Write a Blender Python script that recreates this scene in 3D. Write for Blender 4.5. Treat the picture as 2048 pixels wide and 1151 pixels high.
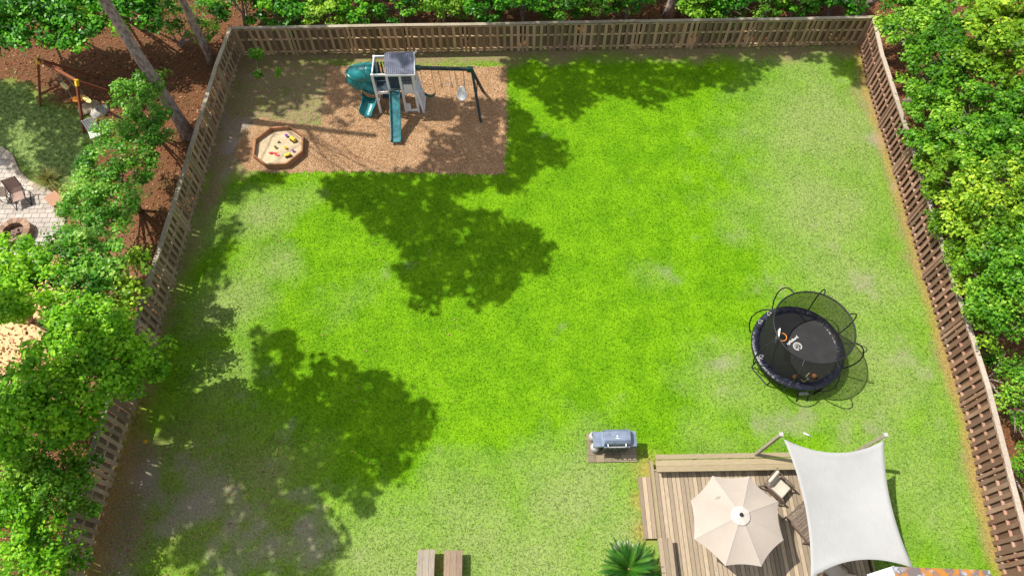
import bpy, math, random
import numpy as np
from mathutils import Vector, Matrix
random.seed(7); rng = np.random.default_rng(11)
for o in list(bpy.data.objects): bpy.data.objects.remove(o)
scene = bpy.context.scene
C = scene.collection
# ---------------------------------------------------------------- camera
F, H, XN, YN, CX, CY = 1400., 24., 1038., 1351., 1024., 575.5
_n = np.array([XN-CX, -(YN-CY), -F]); _n /= np.linalg.norm(_n)
_up = -_n; _f = np.array([0, 0, -1.]); _Y = _f-_up*_f.dot(_up); _Y /= np.linalg.norm(_Y); _X = np.cross(_Y, _up)
ROT = np.stack([_X, _Y, _up]); CAM = np.array([0, 0, H])
cd = bpy.data.cameras.new('camera'); cam = bpy.data.objects.new('camera', cd); C.objects.link(cam)
cam.matrix_world = Matrix.Translation((0, 0, H)) @ Matrix(ROT.tolist()).to_4x4()
cd.sensor_width = 36; cd.lens = F/2048*36; cd.clip_end = 2000; scene.camera = cam
def at(px, py, z=0.):          # where the line of sight through a photo pixel meets height z, in metres
    d = ROT@np.array([px-CX, -(py-CY), -F]); t = (z-H)/d[2]; p = CAM+d*t
    return np.array([p[0], p[1], p[2]])
# ---------------------------------------------------------------- light
SX, SY = .56, -.18             # shadow offset per metre of height
elev = math.atan(1/math.hypot(SX, SY)); sun_dir = Vector((-SX, -SY, 1)).normalized()
w = bpy.data.worlds.new('World'); scene.world = w; w.use_nodes = True
nt = w.node_tree; sky = nt.nodes.new('ShaderNodeTexSky'); sky.sky_type = 'NISHITA'; sky.sun_disc = False
sky.sun_elevation = elev; sky.sun_rotation = math.atan2(sun_dir.x, sun_dir.y); sky.air_density = 1.0; sky.dust_density = 1.5
bg = nt.nodes['Background']; bg.inputs['Strength'].default_value = .135
hs_ = nt.nodes.new('ShaderNodeHueSaturation'); hs_.inputs['Saturation'].default_value = .32
nt.links.new(sky.outputs[0], hs_.inputs['Color']); nt.links.new(hs_.outputs[0], bg.inputs[0])
sl = bpy.data.lights.new('sun', 'SUN'); sl.energy = 4.6; sl.angle = math.radians(.55); sl.color = (1, .955, .86)
so = bpy.data.objects.new('sun', sl); C.objects.link(so); so.location = (0, 0, 40)
so.rotation_euler = sun_dir.to_track_quat('Z', 'Y').to_euler()
scene.view_settings.view_transform = 'Standard'; scene.view_settings.look = 'None'
scene.view_settings.exposure = .4; scene.view_settings.gamma = 1; scene.view_settings.use_curve_mapping = False
scene.render.engine = 'CYCLES'

# ---------------------------------------------------------------- materials
def hexc(r, g, b): return tuple(((c/255.)/12.92 if c < 11 else ((c/255.+.055)/1.055)**2.4) for c in (r, g, b))
class NM:
    def __init__(s, name):
        s.m = bpy.data.materials.new(name); s.m.use_nodes = True; s.t = s.m.node_tree; s.p = s.t.nodes['Principled BSDF']
        s.tc = s.t.nodes.new('ShaderNodeTexCoord')
    def n(s, typ, **k):
        x = s.t.nodes.new(typ)
        for a, b in k.items(): setattr(x, a, b)
        return x
    def l(s, a, b): s.t.links.new(a, b)
    def attr(s, name): return s.n('ShaderNodeAttribute', attribute_name=name)
    def noise(s, scale, detail=4, vec=(1, 1, 1), rough=.6, world=False, off=0):
        mp = s.n('ShaderNodeMapping'); mp.inputs['Scale'].default_value = vec; mp.inputs['Location'].default_value = (off, off*.7, 0)
        if world:
            g = s.n('ShaderNodeNewGeometry'); s.l(g.outputs['Position'], mp.inputs[0])
        else: s.l(s.tc.outputs['Object'], mp.inputs[0])
        x = s.n('ShaderNodeTexNoise'); x.inputs['Scale'].default_value = scale; x.inputs['Detail'].default_value = detail
        x.inputs['Roughness'].default_value = rough; s.l(mp.outputs[0], x.inputs[0]); return x.outputs['Fac']
    def math(s, op, a, b=None, clamp=False):
        x = s.n('ShaderNodeMath', operation=op, use_clamp=clamp)
        for i, v in enumerate((a, b)):
            if v is None: continue
            if isinstance(v, (int, float)): x.inputs[i].default_value = v
            else: s.l(v, x.inputs[i])
        return x.outputs[0]
    def rng(s, v, a, b, c=0., d=1., smooth=True):
        x = s.n('ShaderNodeMapRange', clamp=True); x.interpolation_type = 'SMOOTHSTEP' if smooth else 'LINEAR'
        for i, q in enumerate((a, b, c, d)): x.inputs[i+1].default_value = q
        s.l(v, x.inputs[0]); return x.outputs[0]
    def mix(s, f, a, b, mode='MIX'):
        x = s.n('ShaderNodeMix', data_type='RGBA', blend_type=mode)
        if isinstance(f, (int, float)): x.inputs[0].default_value = f
        else: s.l(f, x.inputs[0])
        for i, v in ((6, a), (7, b)):
            if isinstance(v, tuple): x.inputs[i].default_value = (*v[:3], 1)
            else: s.l(v, x.inputs[i])
        return x.outputs[2]
    def scale(s, col, f):
        x = s.n('ShaderNodeVectorMath', operation='SCALE')
        if isinstance(col, tuple): x.inputs[0].default_value = col[:3]
        else: s.l(col, x.inputs[0])
        if isinstance(f, (int, float)): x.inputs['Scale'].default_value = f
        else: s.l(f, x.inputs['Scale'])
        return x.outputs[0]
    def col(s, v, rough=.8, spec=.3, metal=0.):
        if isinstance(v, tuple): s.p.inputs['Base Color'].default_value = (*v[:3], 1)
        else: s.l(v, s.p.inputs['Base Color'])
        s.p.inputs['Roughness'].default_value = rough; s.p.inputs['Specular IOR Level'].default_value = spec
        s.p.inputs['Metallic'].default_value = metal; return s.m
    def bump(s, h, strength=.5, dist=.02):
        b = s.n('ShaderNodeBump'); b.inputs['Strength'].default_value = strength; b.inputs['Distance'].default_value = dist
        s.l(h, b.inputs['Height']); s.l(b.outputs[0], s.p.inputs['Normal'])

def wood(name, a, b, scl=(8, 8, 1), rough=.85, var=.5, stain=None, stainamt=.5):
    """weathered planks: grain stretched along one axis, each plank its own tone (tint)"""
    m = NM(name); g = m.noise(6, 6, scl, .7); g2 = m.noise(1.3, 3); t = m.attr('tint').outputs['Fac']
    c = m.mix(m.rng(g, .3, .7), a, b)
    if stain: c = m.mix(m.math('MULTIPLY', m.rng(g2, .45, .65), stainamt), c, stain)
    f = m.math('ADD', m.math('MULTIPLY', t, var), 1-var/2)
    c = m.scale(c, f); m.bump(g, .4, .01); return m.col(c, rough, .2)
def plain(name, c, rough=.5, spec=.4, metal=0., var=.12, nscale=3.):
    m = NM(name); g = m.noise(nscale, 5); f = m.rng(g, .25, .75, 1-var, 1+var); g2 = m.noise(40, 2)
    m.bump(g2, .08, .004); return m.col(m.scale(c, f), rough, spec, metal)
def leafmat(name, dark, mid, light, trans=.42, rough=.45):
    m = NM(name); t = m.attr('tint').outputs['Fac']
    c = m.mix(m.rng(t, 0, .55, smooth=False), dark, mid); c = m.mix(m.rng(t, .5, 1., smooth=False), c, light)
    m.col(c, rough, .25)
    tr = m.n('ShaderNodeBsdfTranslucent'); hs = m.n('ShaderNodeHueSaturation'); hs.inputs['Hue'].default_value = .485; hs.inputs['Saturation'].default_value = 1.05; hs.inputs['Value'].default_value = 1.25
    m.l(c, hs.inputs['Color']); m.l(hs.outputs[0], tr.inputs[0])
    mx = m.n('ShaderNodeMixShader'); mx.inputs[0].default_value = trans
    m.l(m.p.outputs[0], mx.inputs[1]); m.l(tr.outputs[0], mx.inputs[2]); m.l(mx.outputs[0], m.t.nodes['Material Output'].inputs[0]); return m.m

M = {}
M['fence_back'] = wood('fence_back_wood', (.42, .30, .19), (.27, .185, .11), (9, 9, .8), var=.8, stain=(.27, .23, .10), stainamt=.6)
M['fence_left'] = wood('fence_left_wood', (.37, .29, .19), (.24, .185, .12), (9, 9, .8), var=.7, stain=(.2, .175, .085))
M['fence_right'] = wood('fence_right_wood', (.30, .175, .12), (.18, .10, .068), (9, 9, .8), var=.7, stain=(.30, .23, .18), stainamt=.35)
M['cap'] = wood('fence_cap_wood', (.36, .31, .235), (.25, .215, .16), (2, 2, 2), var=.4, stain=(.2, .19, .11))
M['cap_right'] = wood('fence_cap_right_wood', (.45, .38, .31), (.33, .27, .22), (2, 2, 2), var=.35)
M['deck'] = wood('deck_wood', (.39, .31, .22), (.25, .195, .14), (9, .8, 9), var=.6, stain=(.32, .25, .17), stainamt=.45)
M['deck_x'] = wood('deck_wood_crosswise', (.38, .31, .20), (.28, .225, .135), (.8, 9, 9), var=.3, stain=(.36, .29, .18), stainamt=.4)
M['old_wood_brown'] = wood('weathered_brown_wood', (.30, .215, .155), (.21, .15, .11), (9, .8, 9), var=.45)
M['pad'] = wood('grill_pad_wood', (.30, .25, .17), (.20, .16, .10), (9, .8, 9), var=.5)
M['old_wood'] = wood('weathered_wood', (.31, .265, .21), (.21, .18, .145), (9, .8, 9), var=.45)
M['old_wood_x'] = wood('weathered_wood_dark', (.20, .155, .12), (.12, .09, .07), (.8, 9, 9), var=.4)
M['post'] = wood('post_wood', (.34, .31, .22), (.22, .20, .14), (3, 3, 1), var=.3)
M['sandbox'] = wood('sandbox_wood', (.38, .19, .10), (.26, .125, .065), (3, 3, 3), var=.35)
M['play_brown'] = wood('brown_timber', (.25, .085, .045), (.17, .06, .03), (3, 3, 3), var=.3)
M['crate'] = wood('planter_timber', (.42, .24, .15), (.30, .16, .1), (4, 4, 4), var=.3)
M['white'] = plain('white_paint', (.74, .75, .77), .55, .3, var=.08)
M['white_metal'] = plain('white_metal', (.78, .78, .76), .4, .4, var=.06)
M['teal'] = plain('teal_plastic', (.014, .20, .21), .32, .5, var=.35, nscale=2.5)
M['teal_dark'] = plain('dark_green_plastic', (.01, .085, .06), .35, .5, var=.3)
M['slide'] = plain('slide_plastic', (.04, .17, .19), .3, .5, var=.45, nscale=6)
M['beam'] = plain('dark_painted_timber', (.035, .055, .06), .6, .3, var=.3)
M['navy'] = plain('dark_blue_tarp', (.035, .06, .085), .5, .3, var=.3)
M['black'] = plain('black_metal', (.014, .014, .016), .55, .3, var=.2)
M['rubber'] = plain('black_rubber', (.02, .02, .022), .6, .3, var=.3)
M['padm'] = None
M['umbrella'] = None
M['chain'] = plain('galvanised_chain', (.55, .53, .5), .4, .5, .4)
M['orange'] = plain('orange_plastic', (.85, .30, .03), .5, .3)
M['ball'] = plain('orange_rubber', (.48, .17, .06), .6, .3, var=.3, nscale=8)
M['yellow'] = plain('yellow_plastic', (.85, .58, .03), .45, .4)
M['paleyellow'] = plain('pale_yellow_plastic', (.85, .68, .25), .45, .4)
M['red'] = plain('red_plastic', (.75, .04, .03), .4, .4)
M['purple'] = plain('purple_plastic', (.33, .12, .55), .45, .4)
M['olive'] = plain('olive_plastic', (.30, .28, .06), .5, .3)
M['steel'] = plain('stainless_steel', (.22, .265, .35), .42, .5, .6, var=.22, nscale=5)
M['steel_dark'] = plain('dark_steel', (.10, .10, .10), .45, .5, .5, var=.3)
M['tank'] = plain('white_gas_tank', (.40, .40, .385), .4, .4, var=.15)
M['cushion'] = plain('beige_cushion', (.50, .46, .385), .9, .1, var=.1)
M['chairframe'] = plain('brown_chair_frame', (.13, .09, .07), .5, .3, var=.2)
M['sling'] = plain('brown_sling_fabric', (.33, .22, .18), .7, .2, var=.15)
M['rock'] = plain('grey_rock', (.40, .37, .33), .85, .2, var=.35, nscale=6)
M['rock_tan'] = plain('tan_rock', (.42, .33, .22), .85, .2, var=.3, nscale=6)
M['ash'] = plain('fire_pit_ash', (.22, .15, .12), .95, .1, var=.6, nscale=14)
M['cone'] = plain('palm_heart', (.30, .17, .07), .9, .1, var=.4, nscale=12)
M['leafyellow'] = plain('fallen_leaf', (.85, .45, .02), .6, .2)
# bark
m = NM('pine_bark'); v = m.n('ShaderNodeTexVoronoi'); v.inputs['Scale'].default_value = 5
mp = m.n('ShaderNodeMapping'); mp.inputs['Scale'].default_value = (1.5, 1.5, .45); m.l(m.tc.outputs['Object'], mp.inputs[0]); m.l(mp.outputs[0], v.inputs[0])
nz = m.noise(9, 6, (1, 1, .4)); c = m.mix(m.rng(nz, .3, .7), (.17, .13, .11), (.40, .32, .28)); c = m.scale(c, m.rng(v.outputs['Distance'], 0, .35, .55, 1.1))
m.bump(m.math('ADD', v.outputs['Distance'], nz), .9, .06); M['bark'] = m.col(c, .95, .1)
# sail / umbrella cloth with weave and sun-through glow
def cloth(name, a, b, wx, wy, trans):
    m = NM(name); g = m.noise(10, 4, (wx, wy, 1)); g2 = m.noise(1.2, 3)
    c = m.scale(m.mix(m.rng(g, .3, .7), a, b), m.rng(g2, .3, .7, .96, 1.03)); m.col(c, .9, .1); m.bump(g, .15, .01)
    tr = m.n('ShaderNodeBsdfTranslucent'); m.l(c, tr.inputs[0]); mx = m.n('ShaderNodeMixShader'); mx.inputs[0].default_value = trans
    m.l(m.p.outputs[0], mx.inputs[1]); m.l(tr.outputs[0], mx.inputs[2]); m.l(mx.outputs[0], m.t.nodes['Material Output'].inputs[0]); return m.m
M['sail'] = cloth('sail_cloth', (.40, .40, .395), (.37, .37, .365), 6, .5, .08)
M['umbrella'] = cloth('umbrella_cloth', (.46, .40, .345), (.43, .37, .32), 3, 3, .1)
M['umbrella_vent'] = cloth('umbrella_vent_cloth', (.57, .525, .48), (.54, .49, .44), 3, 3, .1)
# trampoline
m = NM('trampoline_pad_vinyl'); g = m.noise(7, 4); c = m.mix(m.rng(g, .5, .75), (.007, .008, .018), (.045, .05, .08)); m.bump(g, .7, .05); M['padm'] = m.col(c, .3, .6)
m = NM('jump_mat_mesh'); g = m.noise(90, 2); g2 = m.noise(2.5, 4); c = m.scale(m.mix(m.rng(g, .3, .7), (.020, .020, .021), (.032, .032, .034)), m.rng(g2, .3, .7, .85, 1.15)); M['mat'] = m.col(c, .7, .3)
m = NM('safety_net'); m.col((.02, .02, .02), .7, .2); tr = m.n('ShaderNodeBsdfTransparent'); mx = m.n('ShaderNodeMixShader')
mx.inputs[0].default_value = .66
m.l(tr.outputs[0], mx.inputs[1]); m.l(m.p.outputs[0], mx.inputs[2]); m.l(mx.outputs[0], m.t.nodes['Material Output'].inputs[0]); M['net'] = m.m
# roof corrugated
m = NM('grey_metal_roof'); g = m.noise(3, 5); M['roof'] = m.col(m.scale((.19, .20, .26), m.rng(g, .3, .75, .8, 1.35)), .42, .5, .2)
M['glass'] = plain('dark_window', (.13, .15, .18), .15, .5)
# sand
m = NM('play_sand'); g = m.noise(3, 5); g2 = m.noise(60, 3); c = m.mix(m.rng(g, .35, .65), (.60, .475, .31), (.47, .37, .24)); c = m.scale(c, m.rng(g2, .3, .7, .8, 1.15)); m.bump(g2, .5, .03); M['sand'] = m.col(c, .95, .1)
# roof sheet, grey blotched with brown and orange
m = NM('blotched_painted_metal'); g = m.noise(1.6, 5); g2 = m.noise(3.1, 6, off=4); c = m.mix(m.rng(g, .42, .5), (.40, .44, .50), (.17, .135, .135)); c = m.mix(m.rng(g2, .47, .58), c, (.46, .19, .03)); M['blotched'] = m.col(c, .5, .4, .2)
# pavers
m = NM('patio_pavers'); bt = m.n('ShaderNodeTexBrick'); bt.offset = .5; bt.inputs['Scale'].default_value = 1; bt.inputs['Brick Width'].default_value = .34; bt.inputs['Row Height'].default_value = .24; bt.inputs['Mortar Size'].default_value = .014
bt.inputs['Color1'].default_value = (.50, .44, .39, 1); bt.inputs['Color2'].default_value = (.38, .33, .29, 1); bt.inputs['Mortar'].default_value = (.17, .145, .12, 1)
m.l(m.tc.outputs['Object'], bt.inputs[0]); g = m.noise(2, 4); c = m.scale(bt.outputs['Color'], m.rng(g, .3, .7, .8, 1.12)); m.bump(bt.outputs['Fac'], -.5, .01); M['pavers'] = m.col(c, .85, .2)
m = NM('fire_pit_stone'); g = m.noise(5, 4); t = m.attr('tint').outputs['Fac']; c = m.scale(m.mix(m.rng(g, .3, .7), (.34, .22, .15), (.24, .155, .11)), m.math('ADD', m.math('MULTIPLY', t, .5), .75)); m.bump(g, .5, .03); M['pit'] = m.col(c, .9, .1)
# siding
M['siding'] = plain('white_siding', (.72, .75, .8), .5, .3, var=.05)

# ---------------------------------------------------------------- helpers
def tag(o, label=None, cat=None, group=None, kind=None):
    if label: o['label'] = label
    if cat: o['category'] = cat
    if group: o['group'] = group
    if kind: o['kind'] = kind
    return o
def thing(name, label, cat, loc=(0, 0, 0), rotz=0, group=None):
    o = bpy.data.objects.new(name, None); C.objects.link(o); o.empty_display_size = .3
    o.location = tuple(float(x) for x in loc); o.rotation_euler = (0, 0, rotz); return tag(o, label, cat, group)
def dup(root, loc=None, rotz=None, label=None):
    r = root.copy(); C.objects.link(r)
    if loc is not None: r.location = tuple(float(x) for x in loc)
    if rotz is not None: r.rotation_euler = (0, 0, rotz)
    if label: r['label'] = label
    def rec(a, b):
        for ch in list(a.children):
            c2 = ch.copy(); C.objects.link(c2); c2.parent = b; rec(ch, c2)
    rec(root, r); return r
class MB:
    """collects shapes in world metres; build() links them as one mesh, stored relative to the parent's base"""
    def __init__(s): s.v = []; s.f = []; s.t = []
    def add(s, vs, fs, tint=None):
        if tint is None: tint = random.random()
        o = len(s.v); s.v += [tuple(float(c) for c in v) for v in vs]; s.f += [tuple(i+o for i in f) for f in fs]; s.t += [tint]*len(vs); return s
    def box(s, c, size, rz=0, rx=0, ry=0, tint=None):
        hx, hy, hz = [q/2 for q in size]; R = Matrix.Rotation(rz, 3, 'Z') @ Matrix.Rotation(ry, 3, 'Y') @ Matrix.Rotation(rx, 3, 'X')
        vs = [Vector(c)+R@Vector((x*hx, y*hy, z*hz)) for x in (-1, 1) for y in (-1, 1) for z in (-1, 1)]
        return s.add(vs, [(0, 1, 3, 2), (4, 6, 7, 5), (0, 4, 5, 1), (2, 3, 7, 6), (0, 2, 6, 4), (1, 5, 7, 3)], tint)
    def bar(s, a, b, w, h, up=(0, 0, 1), tint=None):
        a = Vector([float(q) for q in a]); b = Vector([float(q) for q in b]); d = (b-a).normalized(); u = Vector(up)
        if abs(d.dot(u)) > .98: u = Vector((0, 1, 0))
        x = d.cross(u).normalized()*w/2; y = x.cross(d).normalized()*h/2
        vs = [p+i*x+j*y for p in (a, b) for i, j in ((-1, -1), (1, -1), (1, 1), (-1, 1))]
        return s.add(vs, [(0, 1, 2, 3), (7, 6, 5, 4), (0, 4, 5, 1), (1, 5, 6, 2), (2, 6, 7, 3), (3, 7, 4, 0)], tint)
    def tube(s, pts, r, n=8, closed=False, caps=True, tint=None):
        P = [Vector([float(q) for q in p]) for p in pts]; N = len(P); R = r if isinstance(r, (list, tuple)) else [r]*N
        vs = []; u = Vector((0, 0, 1))
        for i, p in enumerate(P):
            d = (P[(i+1) % N]-P[i-1]) if closed else (P[min(i+1, N-1)]-P[max(i-1, 0)])
            d.normalize()
            x = d.cross(u)
            if x.length < .05: x = d.cross(Vector((1, 0, 0)))
            x.normalize(); y = x.cross(d).normalized()
            if not closed: u = y
            for k in range(n):
                a = 2*math.pi*k/n; vs.append(p+R[i]*(math.cos(a)*x+math.sin(a)*y))
        fs = []
        for i in range(N if closed else N-1):
            j = (i+1) % N
            for k in range(n): fs.append((i*n+k, i*n+(k+1) % n, j*n+(k+1) % n, j*n+k))
        if caps and not closed: fs += [tuple(range(n-1, -1, -1)), tuple(range((N-1)*n, N*n))]
        return s.add(vs, fs, tint)
    def lathe(s, c, prof, n=20, tint=None):
        vs = [(c[0]+r*math.cos(2*math.pi*k/n), c[1]+r*math.sin(2*math.pi*k/n), c[2]+z) for r, z in prof for k in range(n)]
        fs = [(i*n+k, i*n+(k+1) % n, (i+1)*n+(k+1) % n, (i+1)*n+k) for i in range(len(prof)-1) for k in range(n)]
        if prof[0][0] > 1e-4: fs.append(tuple(range(n-1, -1, -1)))
        if prof[-1][0] > 1e-4: fs.append(tuple(range((len(prof)-1)*n, len(prof)*n)))
        return s.add(vs, fs, tint)
    def prism(s, poly, z0, z1, tint=None):
        n = len(poly); vs = [(p[0], p[1], z0) for p in poly]+[(p[0], p[1], z1) for p in poly]
        return s.add(vs, [tuple(range(n-1, -1, -1)), tuple(range(n, 2*n))]+[(i, (i+1) % n, n+(i+1) % n, n+i) for i in range(n)], tint)
    def build(s, name, mat, parent=None, smooth=False, local=False, base=None):
        me = bpy.data.meshes.new(name); off = Vector((0, 0, 0))
        if base is not None: off = Vector([float(q) for q in base])
        elif parent is not None and not local:
            q = parent
            while q is not None: off = off+q.location; q = q.parent
        me.from_pydata([(a[0]-off.x, a[1]-off.y, a[2]-off.z) for a in s.v], [], s.f)
        at_ = me.attributes.new('tint', 'FLOAT', 'POINT'); at_.data.foreach_set('value', s.t)
        me.materials.append(mat)
        if smooth: me.polygons.foreach_set('use_smooth', [True]*len(me.polygons))
        me.update(); o = bpy.data.objects.new(name, me); C.objects.link(o)
        if parent is not None: o.parent = parent
        if base is not None: o.location = off
        return o
def npmesh(name, V, Fq, tint, mat, parent=None, base=(0, 0, 0), extra=None):
    """V (N,3), Fq (M,k) faces of k corners, tint (N,)"""
    me = bpy.data.meshes.new(name); V = np.asarray(V, np.float32)-np.array(base, np.float32); k = Fq.shape[1]
    me.vertices.add(len(V)); me.vertices.foreach_set('co', V.ravel()); me.loops.add(Fq.size); me.loops.foreach_set('vertex_index', Fq.ravel().astype(np.int32))
    me.polygons.add(len(Fq)); me.polygons.foreach_set('loop_start', (np.arange(len(Fq))*k).astype(np.int32)); me.polygons.foreach_set('loop_total', np.full(len(Fq), k, np.int32))
    a = me.attributes.new('tint', 'FLOAT', 'POINT'); a.data.foreach_set('value', np.asarray(tint, np.float32))
    for nme, arr in (extra or {}).items():
        a = me.attributes.new(nme, 'FLOAT', 'POINT'); a.data.foreach_set('value', np.asarray(arr, np.float32))
    me.materials.append(mat); me.update(calc_edges=True); me.validate(); o = bpy.data.objects.new(name, me); C.objects.link(o)
    if parent is not None: o.parent = parent
    return o

# ---------------------------------------------------------------- ground zones (true surface differences, metres)
def sdist(poly, X, Y):
    d = np.full(X.shape, 1e9); ins = np.zeros(X.shape, bool); n = len(poly)
    for i in range(n):
        ax, ay = poly[i][:2]; bx, by = poly[(i+1) % n][:2]; ex, ey = bx-ax, by-ay; L = ex*ex+ey*ey+1e-12
        t = np.clip(((X-ax)*ex+(Y-ay)*ey)/L, 0, 1); d = np.minimum(d, np.hypot(X-ax-t*ex, Y-ay-t*ey))
        c = ((ay > Y) != (by > Y)) & (X < (bx-ax)*(Y-ay)/(by-ay+1e-12)+ax); ins ^= c
    return np.where(ins, -d, d)
def soft(d, wdt): return np.clip(.5-d/(2*wdt), 0, 1)
def pxp(pts): return [at(x, y)[:2] for x, y in pts]
def vnoise(X, Y, s, seed=0):
    x = X/s; y = Y/s; xi = np.floor(x).astype(int); yi = np.floor(y).astype(int); fx = x-xi; fy = y-yi; fx = fx*fx*(3-2*fx); fy = fy*fy*(3-2*fy)
    def h(a, b):
        q = np.sin(a*127.1+b*311.7+seed*74.7)*43758.5453; return q-np.floor(q)
    return (h(xi, yi)*(1-fx)+h(xi+1, yi)*fx)*(1-fy)+(h(xi, yi+1)*(1-fx)+h(xi+1, yi+1)*fx)*fy
def fbm(X, Y, s, seed=0): return (vnoise(X, Y, s, seed)+.5*vnoise(X, Y, s/2.1, seed+3)+.25*vnoise(X, Y, s/4.3, seed+5))/1.75
BACK = [(-12.80, 26.38), (16.94, 26.33)]
RIGHT = [(16.94, 26.33), (16.62, 23.3), (16.54, 20.6), (16.45, 17.91), (16.32, 15.7), (16.18, 13.42), (16.09, 10.85), (15.97, 8.26), (15.70, 5.76), (15.43, 3.15), (15.2, .4)]
LEFT = [(-12.80, 26.38), (-12.97, 24.9), (-13.06, 22.43), (-13.15, 19.72), (-13.25, 17.05), (-13.35, 14.38), (-13.45, 11.69), (-13.66, 9.0), (-13.80, 6.4), (-13.86, 3.75), (-13.9, 1.0)]
yard = LEFT[::-1]+RIGHT
mulch_poly = [tuple(p) for p in pxp([(656, 134), (760, 131), (880, 134), (1014, 134), (1013, 200), (1012, 280), (1008, 347), (900, 347), (760, 342), (640, 342), (560, 346), (490, 340), (470, 310), (486, 262), (520, 236), (580, 244), (640, 252), (650, 200)])]
neigh_lawn = pxp([(-300, 150), (-60, 160), (0, 165), (60, 190), (120, 215), (170, 240), (200, 300), (170, 380), (60, 380), (30, 340), (0, 300), (-300, 330)])
dirt_areas = [(pxp([(470, 100), (600, 112), (660, 130), (650, 240), (600, 250), (520, 240), (480, 330), (430, 345), (400, 330), (440, 200)]), 1.0, 1.15),
              (pxp([(470, 98), (1720, 82), (1730, 110), (1500, 118), (1200, 116), (900, 128), (500, 130)]), .45, .75),
              (pxp([(420, 330), (470, 330), (380, 520), (340, 640), (290, 780), (240, 900), (200, 1100), (180, 1160), (150, 1160), (240, 840), (330, 600)]), .5, .7),
              (pxp([(225, 900), (290, 850), (330, 900), (300, 1000), (250, 1160), (180, 1160)]), .8, .8),
              (pxp([(230, 850), (430, 800), (620, 900), (650, 1160), (170, 1160)]), 1.6, .30),
              (pxp([(1720, 90), (1735, 180), (1800, 370), (1850, 550), (1930, 800), (1995, 1110), (1975, 1110), (1905, 800), (1830, 560), (1780, 380), (1715, 190)]), .3, .45)]
def blobs(X, Y, L):
    r = np.zeros(X.shape)
    for px, py, rad, wt in L:
        c = at(px, py); r = np.maximum(r, wt*np.exp(-((X-c[0])**2+(Y-c[1])**2)/(rad*rad)))
    return r
PALE = [(1650, 250, 4, 1), (1640, 420, 3.6, 1), (1700, 560, 3.2, .9), (1750, 750, 3.0, .9), (1830, 950, 3.0, .75), (1480, 760, 2.2, .7), (1430, 860, 1.8, .5), (1300, 560, 1.2, .4), (1580, 330, 2.4, .6), (1600, 130, 2.5, .8),
        (1150, 1000, 2.5, 1), (950, 1080, 2.6, .95), (780, 1120, 2.4, .95), (1230, 1080, 2, 1), (1080, 1140, 2.2, 1), (880, 960, 1.2, .5), (1800, 1100, 2.2, .5),
        (520, 430, 1.6, .95), (470, 600, 1.6, 1), (430, 620, 1.4, .9), (590, 400, 1.2, .7), (540, 520, 1.4, .7), (440, 740, 1.5, .6), (540, 940, 1.0, .6), (420, 460, 1.5, .7), (700, 600, 1.5, .25)]
GREY = [(1340, 560, .9, .5), (1745, 210, .6, .85), (1760, 280, .7, .75), (1790, 370, .5, .8), (1650, 500, 1.2, .5), (1720, 560, 1.2, .42), (1560, 560, 1.2, .3), (1450, 720, 1.1, .6), (1420, 640, .9, .35), (1600, 850, .9, .65), (1520, 850, .7, .6), (1850, 720, 1.3, .5), (1820, 850, 1.0, .5), (1740, 860, 1.1, .55), (1850, 1000, .8, .4), (1700, 170, .8, .6), (1500, 480, 1.5, .25),
        (400, 1010, 1.5, .8), (330, 1060, 1.5, .65), (470, 1050, 1.6, .7), (520, 940, 1.2, .5), (430, 880, 1.1, .5), (620, 1060, 1.2, .7), (560, 1120, 1.4, .8), (300, 960, 1., .7), (380, 920, 1.0, .7), (600, 1000, 1.2, .6), (450, 1130, 1.4, .65), (250, 1110, 1.2, .6), (640, 1100, .8, .6), (560, 850, .8, .3),
        (480, 250, 1.0, .9), (470, 290, .9, .9), (500, 150, 1.0, .5), (460, 340, .8, .6), (1190, 1010, .8, .3)]
def zones(X, Y):
    n1 = fbm(X, Y, 1.3, 1); n2 = fbm(X, Y, .5, 9); n3 = fbm(X, Y, 4., 5)
    pale = np.clip(blobs(X, Y, PALE)*1.15+(n1-.5)*.55+(n2-.5)*.35-.2, 0, 1)
    grey = np.clip(blobs(X, Y, GREY)*1.5+(n1-.5)*1.3+(n2-.5)*1.5-.62, 0, 1)
    dirt = np.zeros(X.shape)
    for poly, wd, amt in dirt_areas:
        dirt = np.maximum(dirt, amt*soft(sdist(poly, X, Y)+(n1-.5)*1.1+(n2-.5)*.6, wd))
    straw = np.zeros(X.shape)
    for line, wd, amt in ((RIGHT, .38, .95), (LEFT, .8, .9)):
        d = sdist(line+line[::-1][1:-1], X, Y); straw = np.maximum(straw, amt*np.clip(1.15-np.abs(d)/wd+(n2-.5)*.8, 0, 1))
    straw *= np.where(X < 0, np.clip((13-Y)/6, 0.1, 1), 1)
    for px, py, r_ in ((1300, 940, .55), (1282, 1000, .35), (1290, 1060, .4), (878, 1130, .3)):
        c = at(px, py); straw = np.maximum(straw, .9*np.exp(-((X-c[0])**2+(Y-c[1])**2)/(r_*r_)))
    ins = sdist(yard, X, Y)
    wild = soft(-(ins-.1), .12)                         # outside the fence: leaf litter
    nl = soft(sdist(neigh_lawn, X, Y)+(n1-.5)*1.2, .35)
    sandy = np.clip(np.exp(-((X-at(5, 640)[0])**2+(Y-at(5, 640)[1])**2)/9.)*1.5, 0, 1)*wild
    dirt = np.clip(dirt*1.7-.05, 0, 1)
    return dict(pale=pale, grey=grey, dirt=dirt, straw=straw, wild=wild*(1-nl), nlawn=nl*wild, sandy=sandy, lush=n3)
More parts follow.
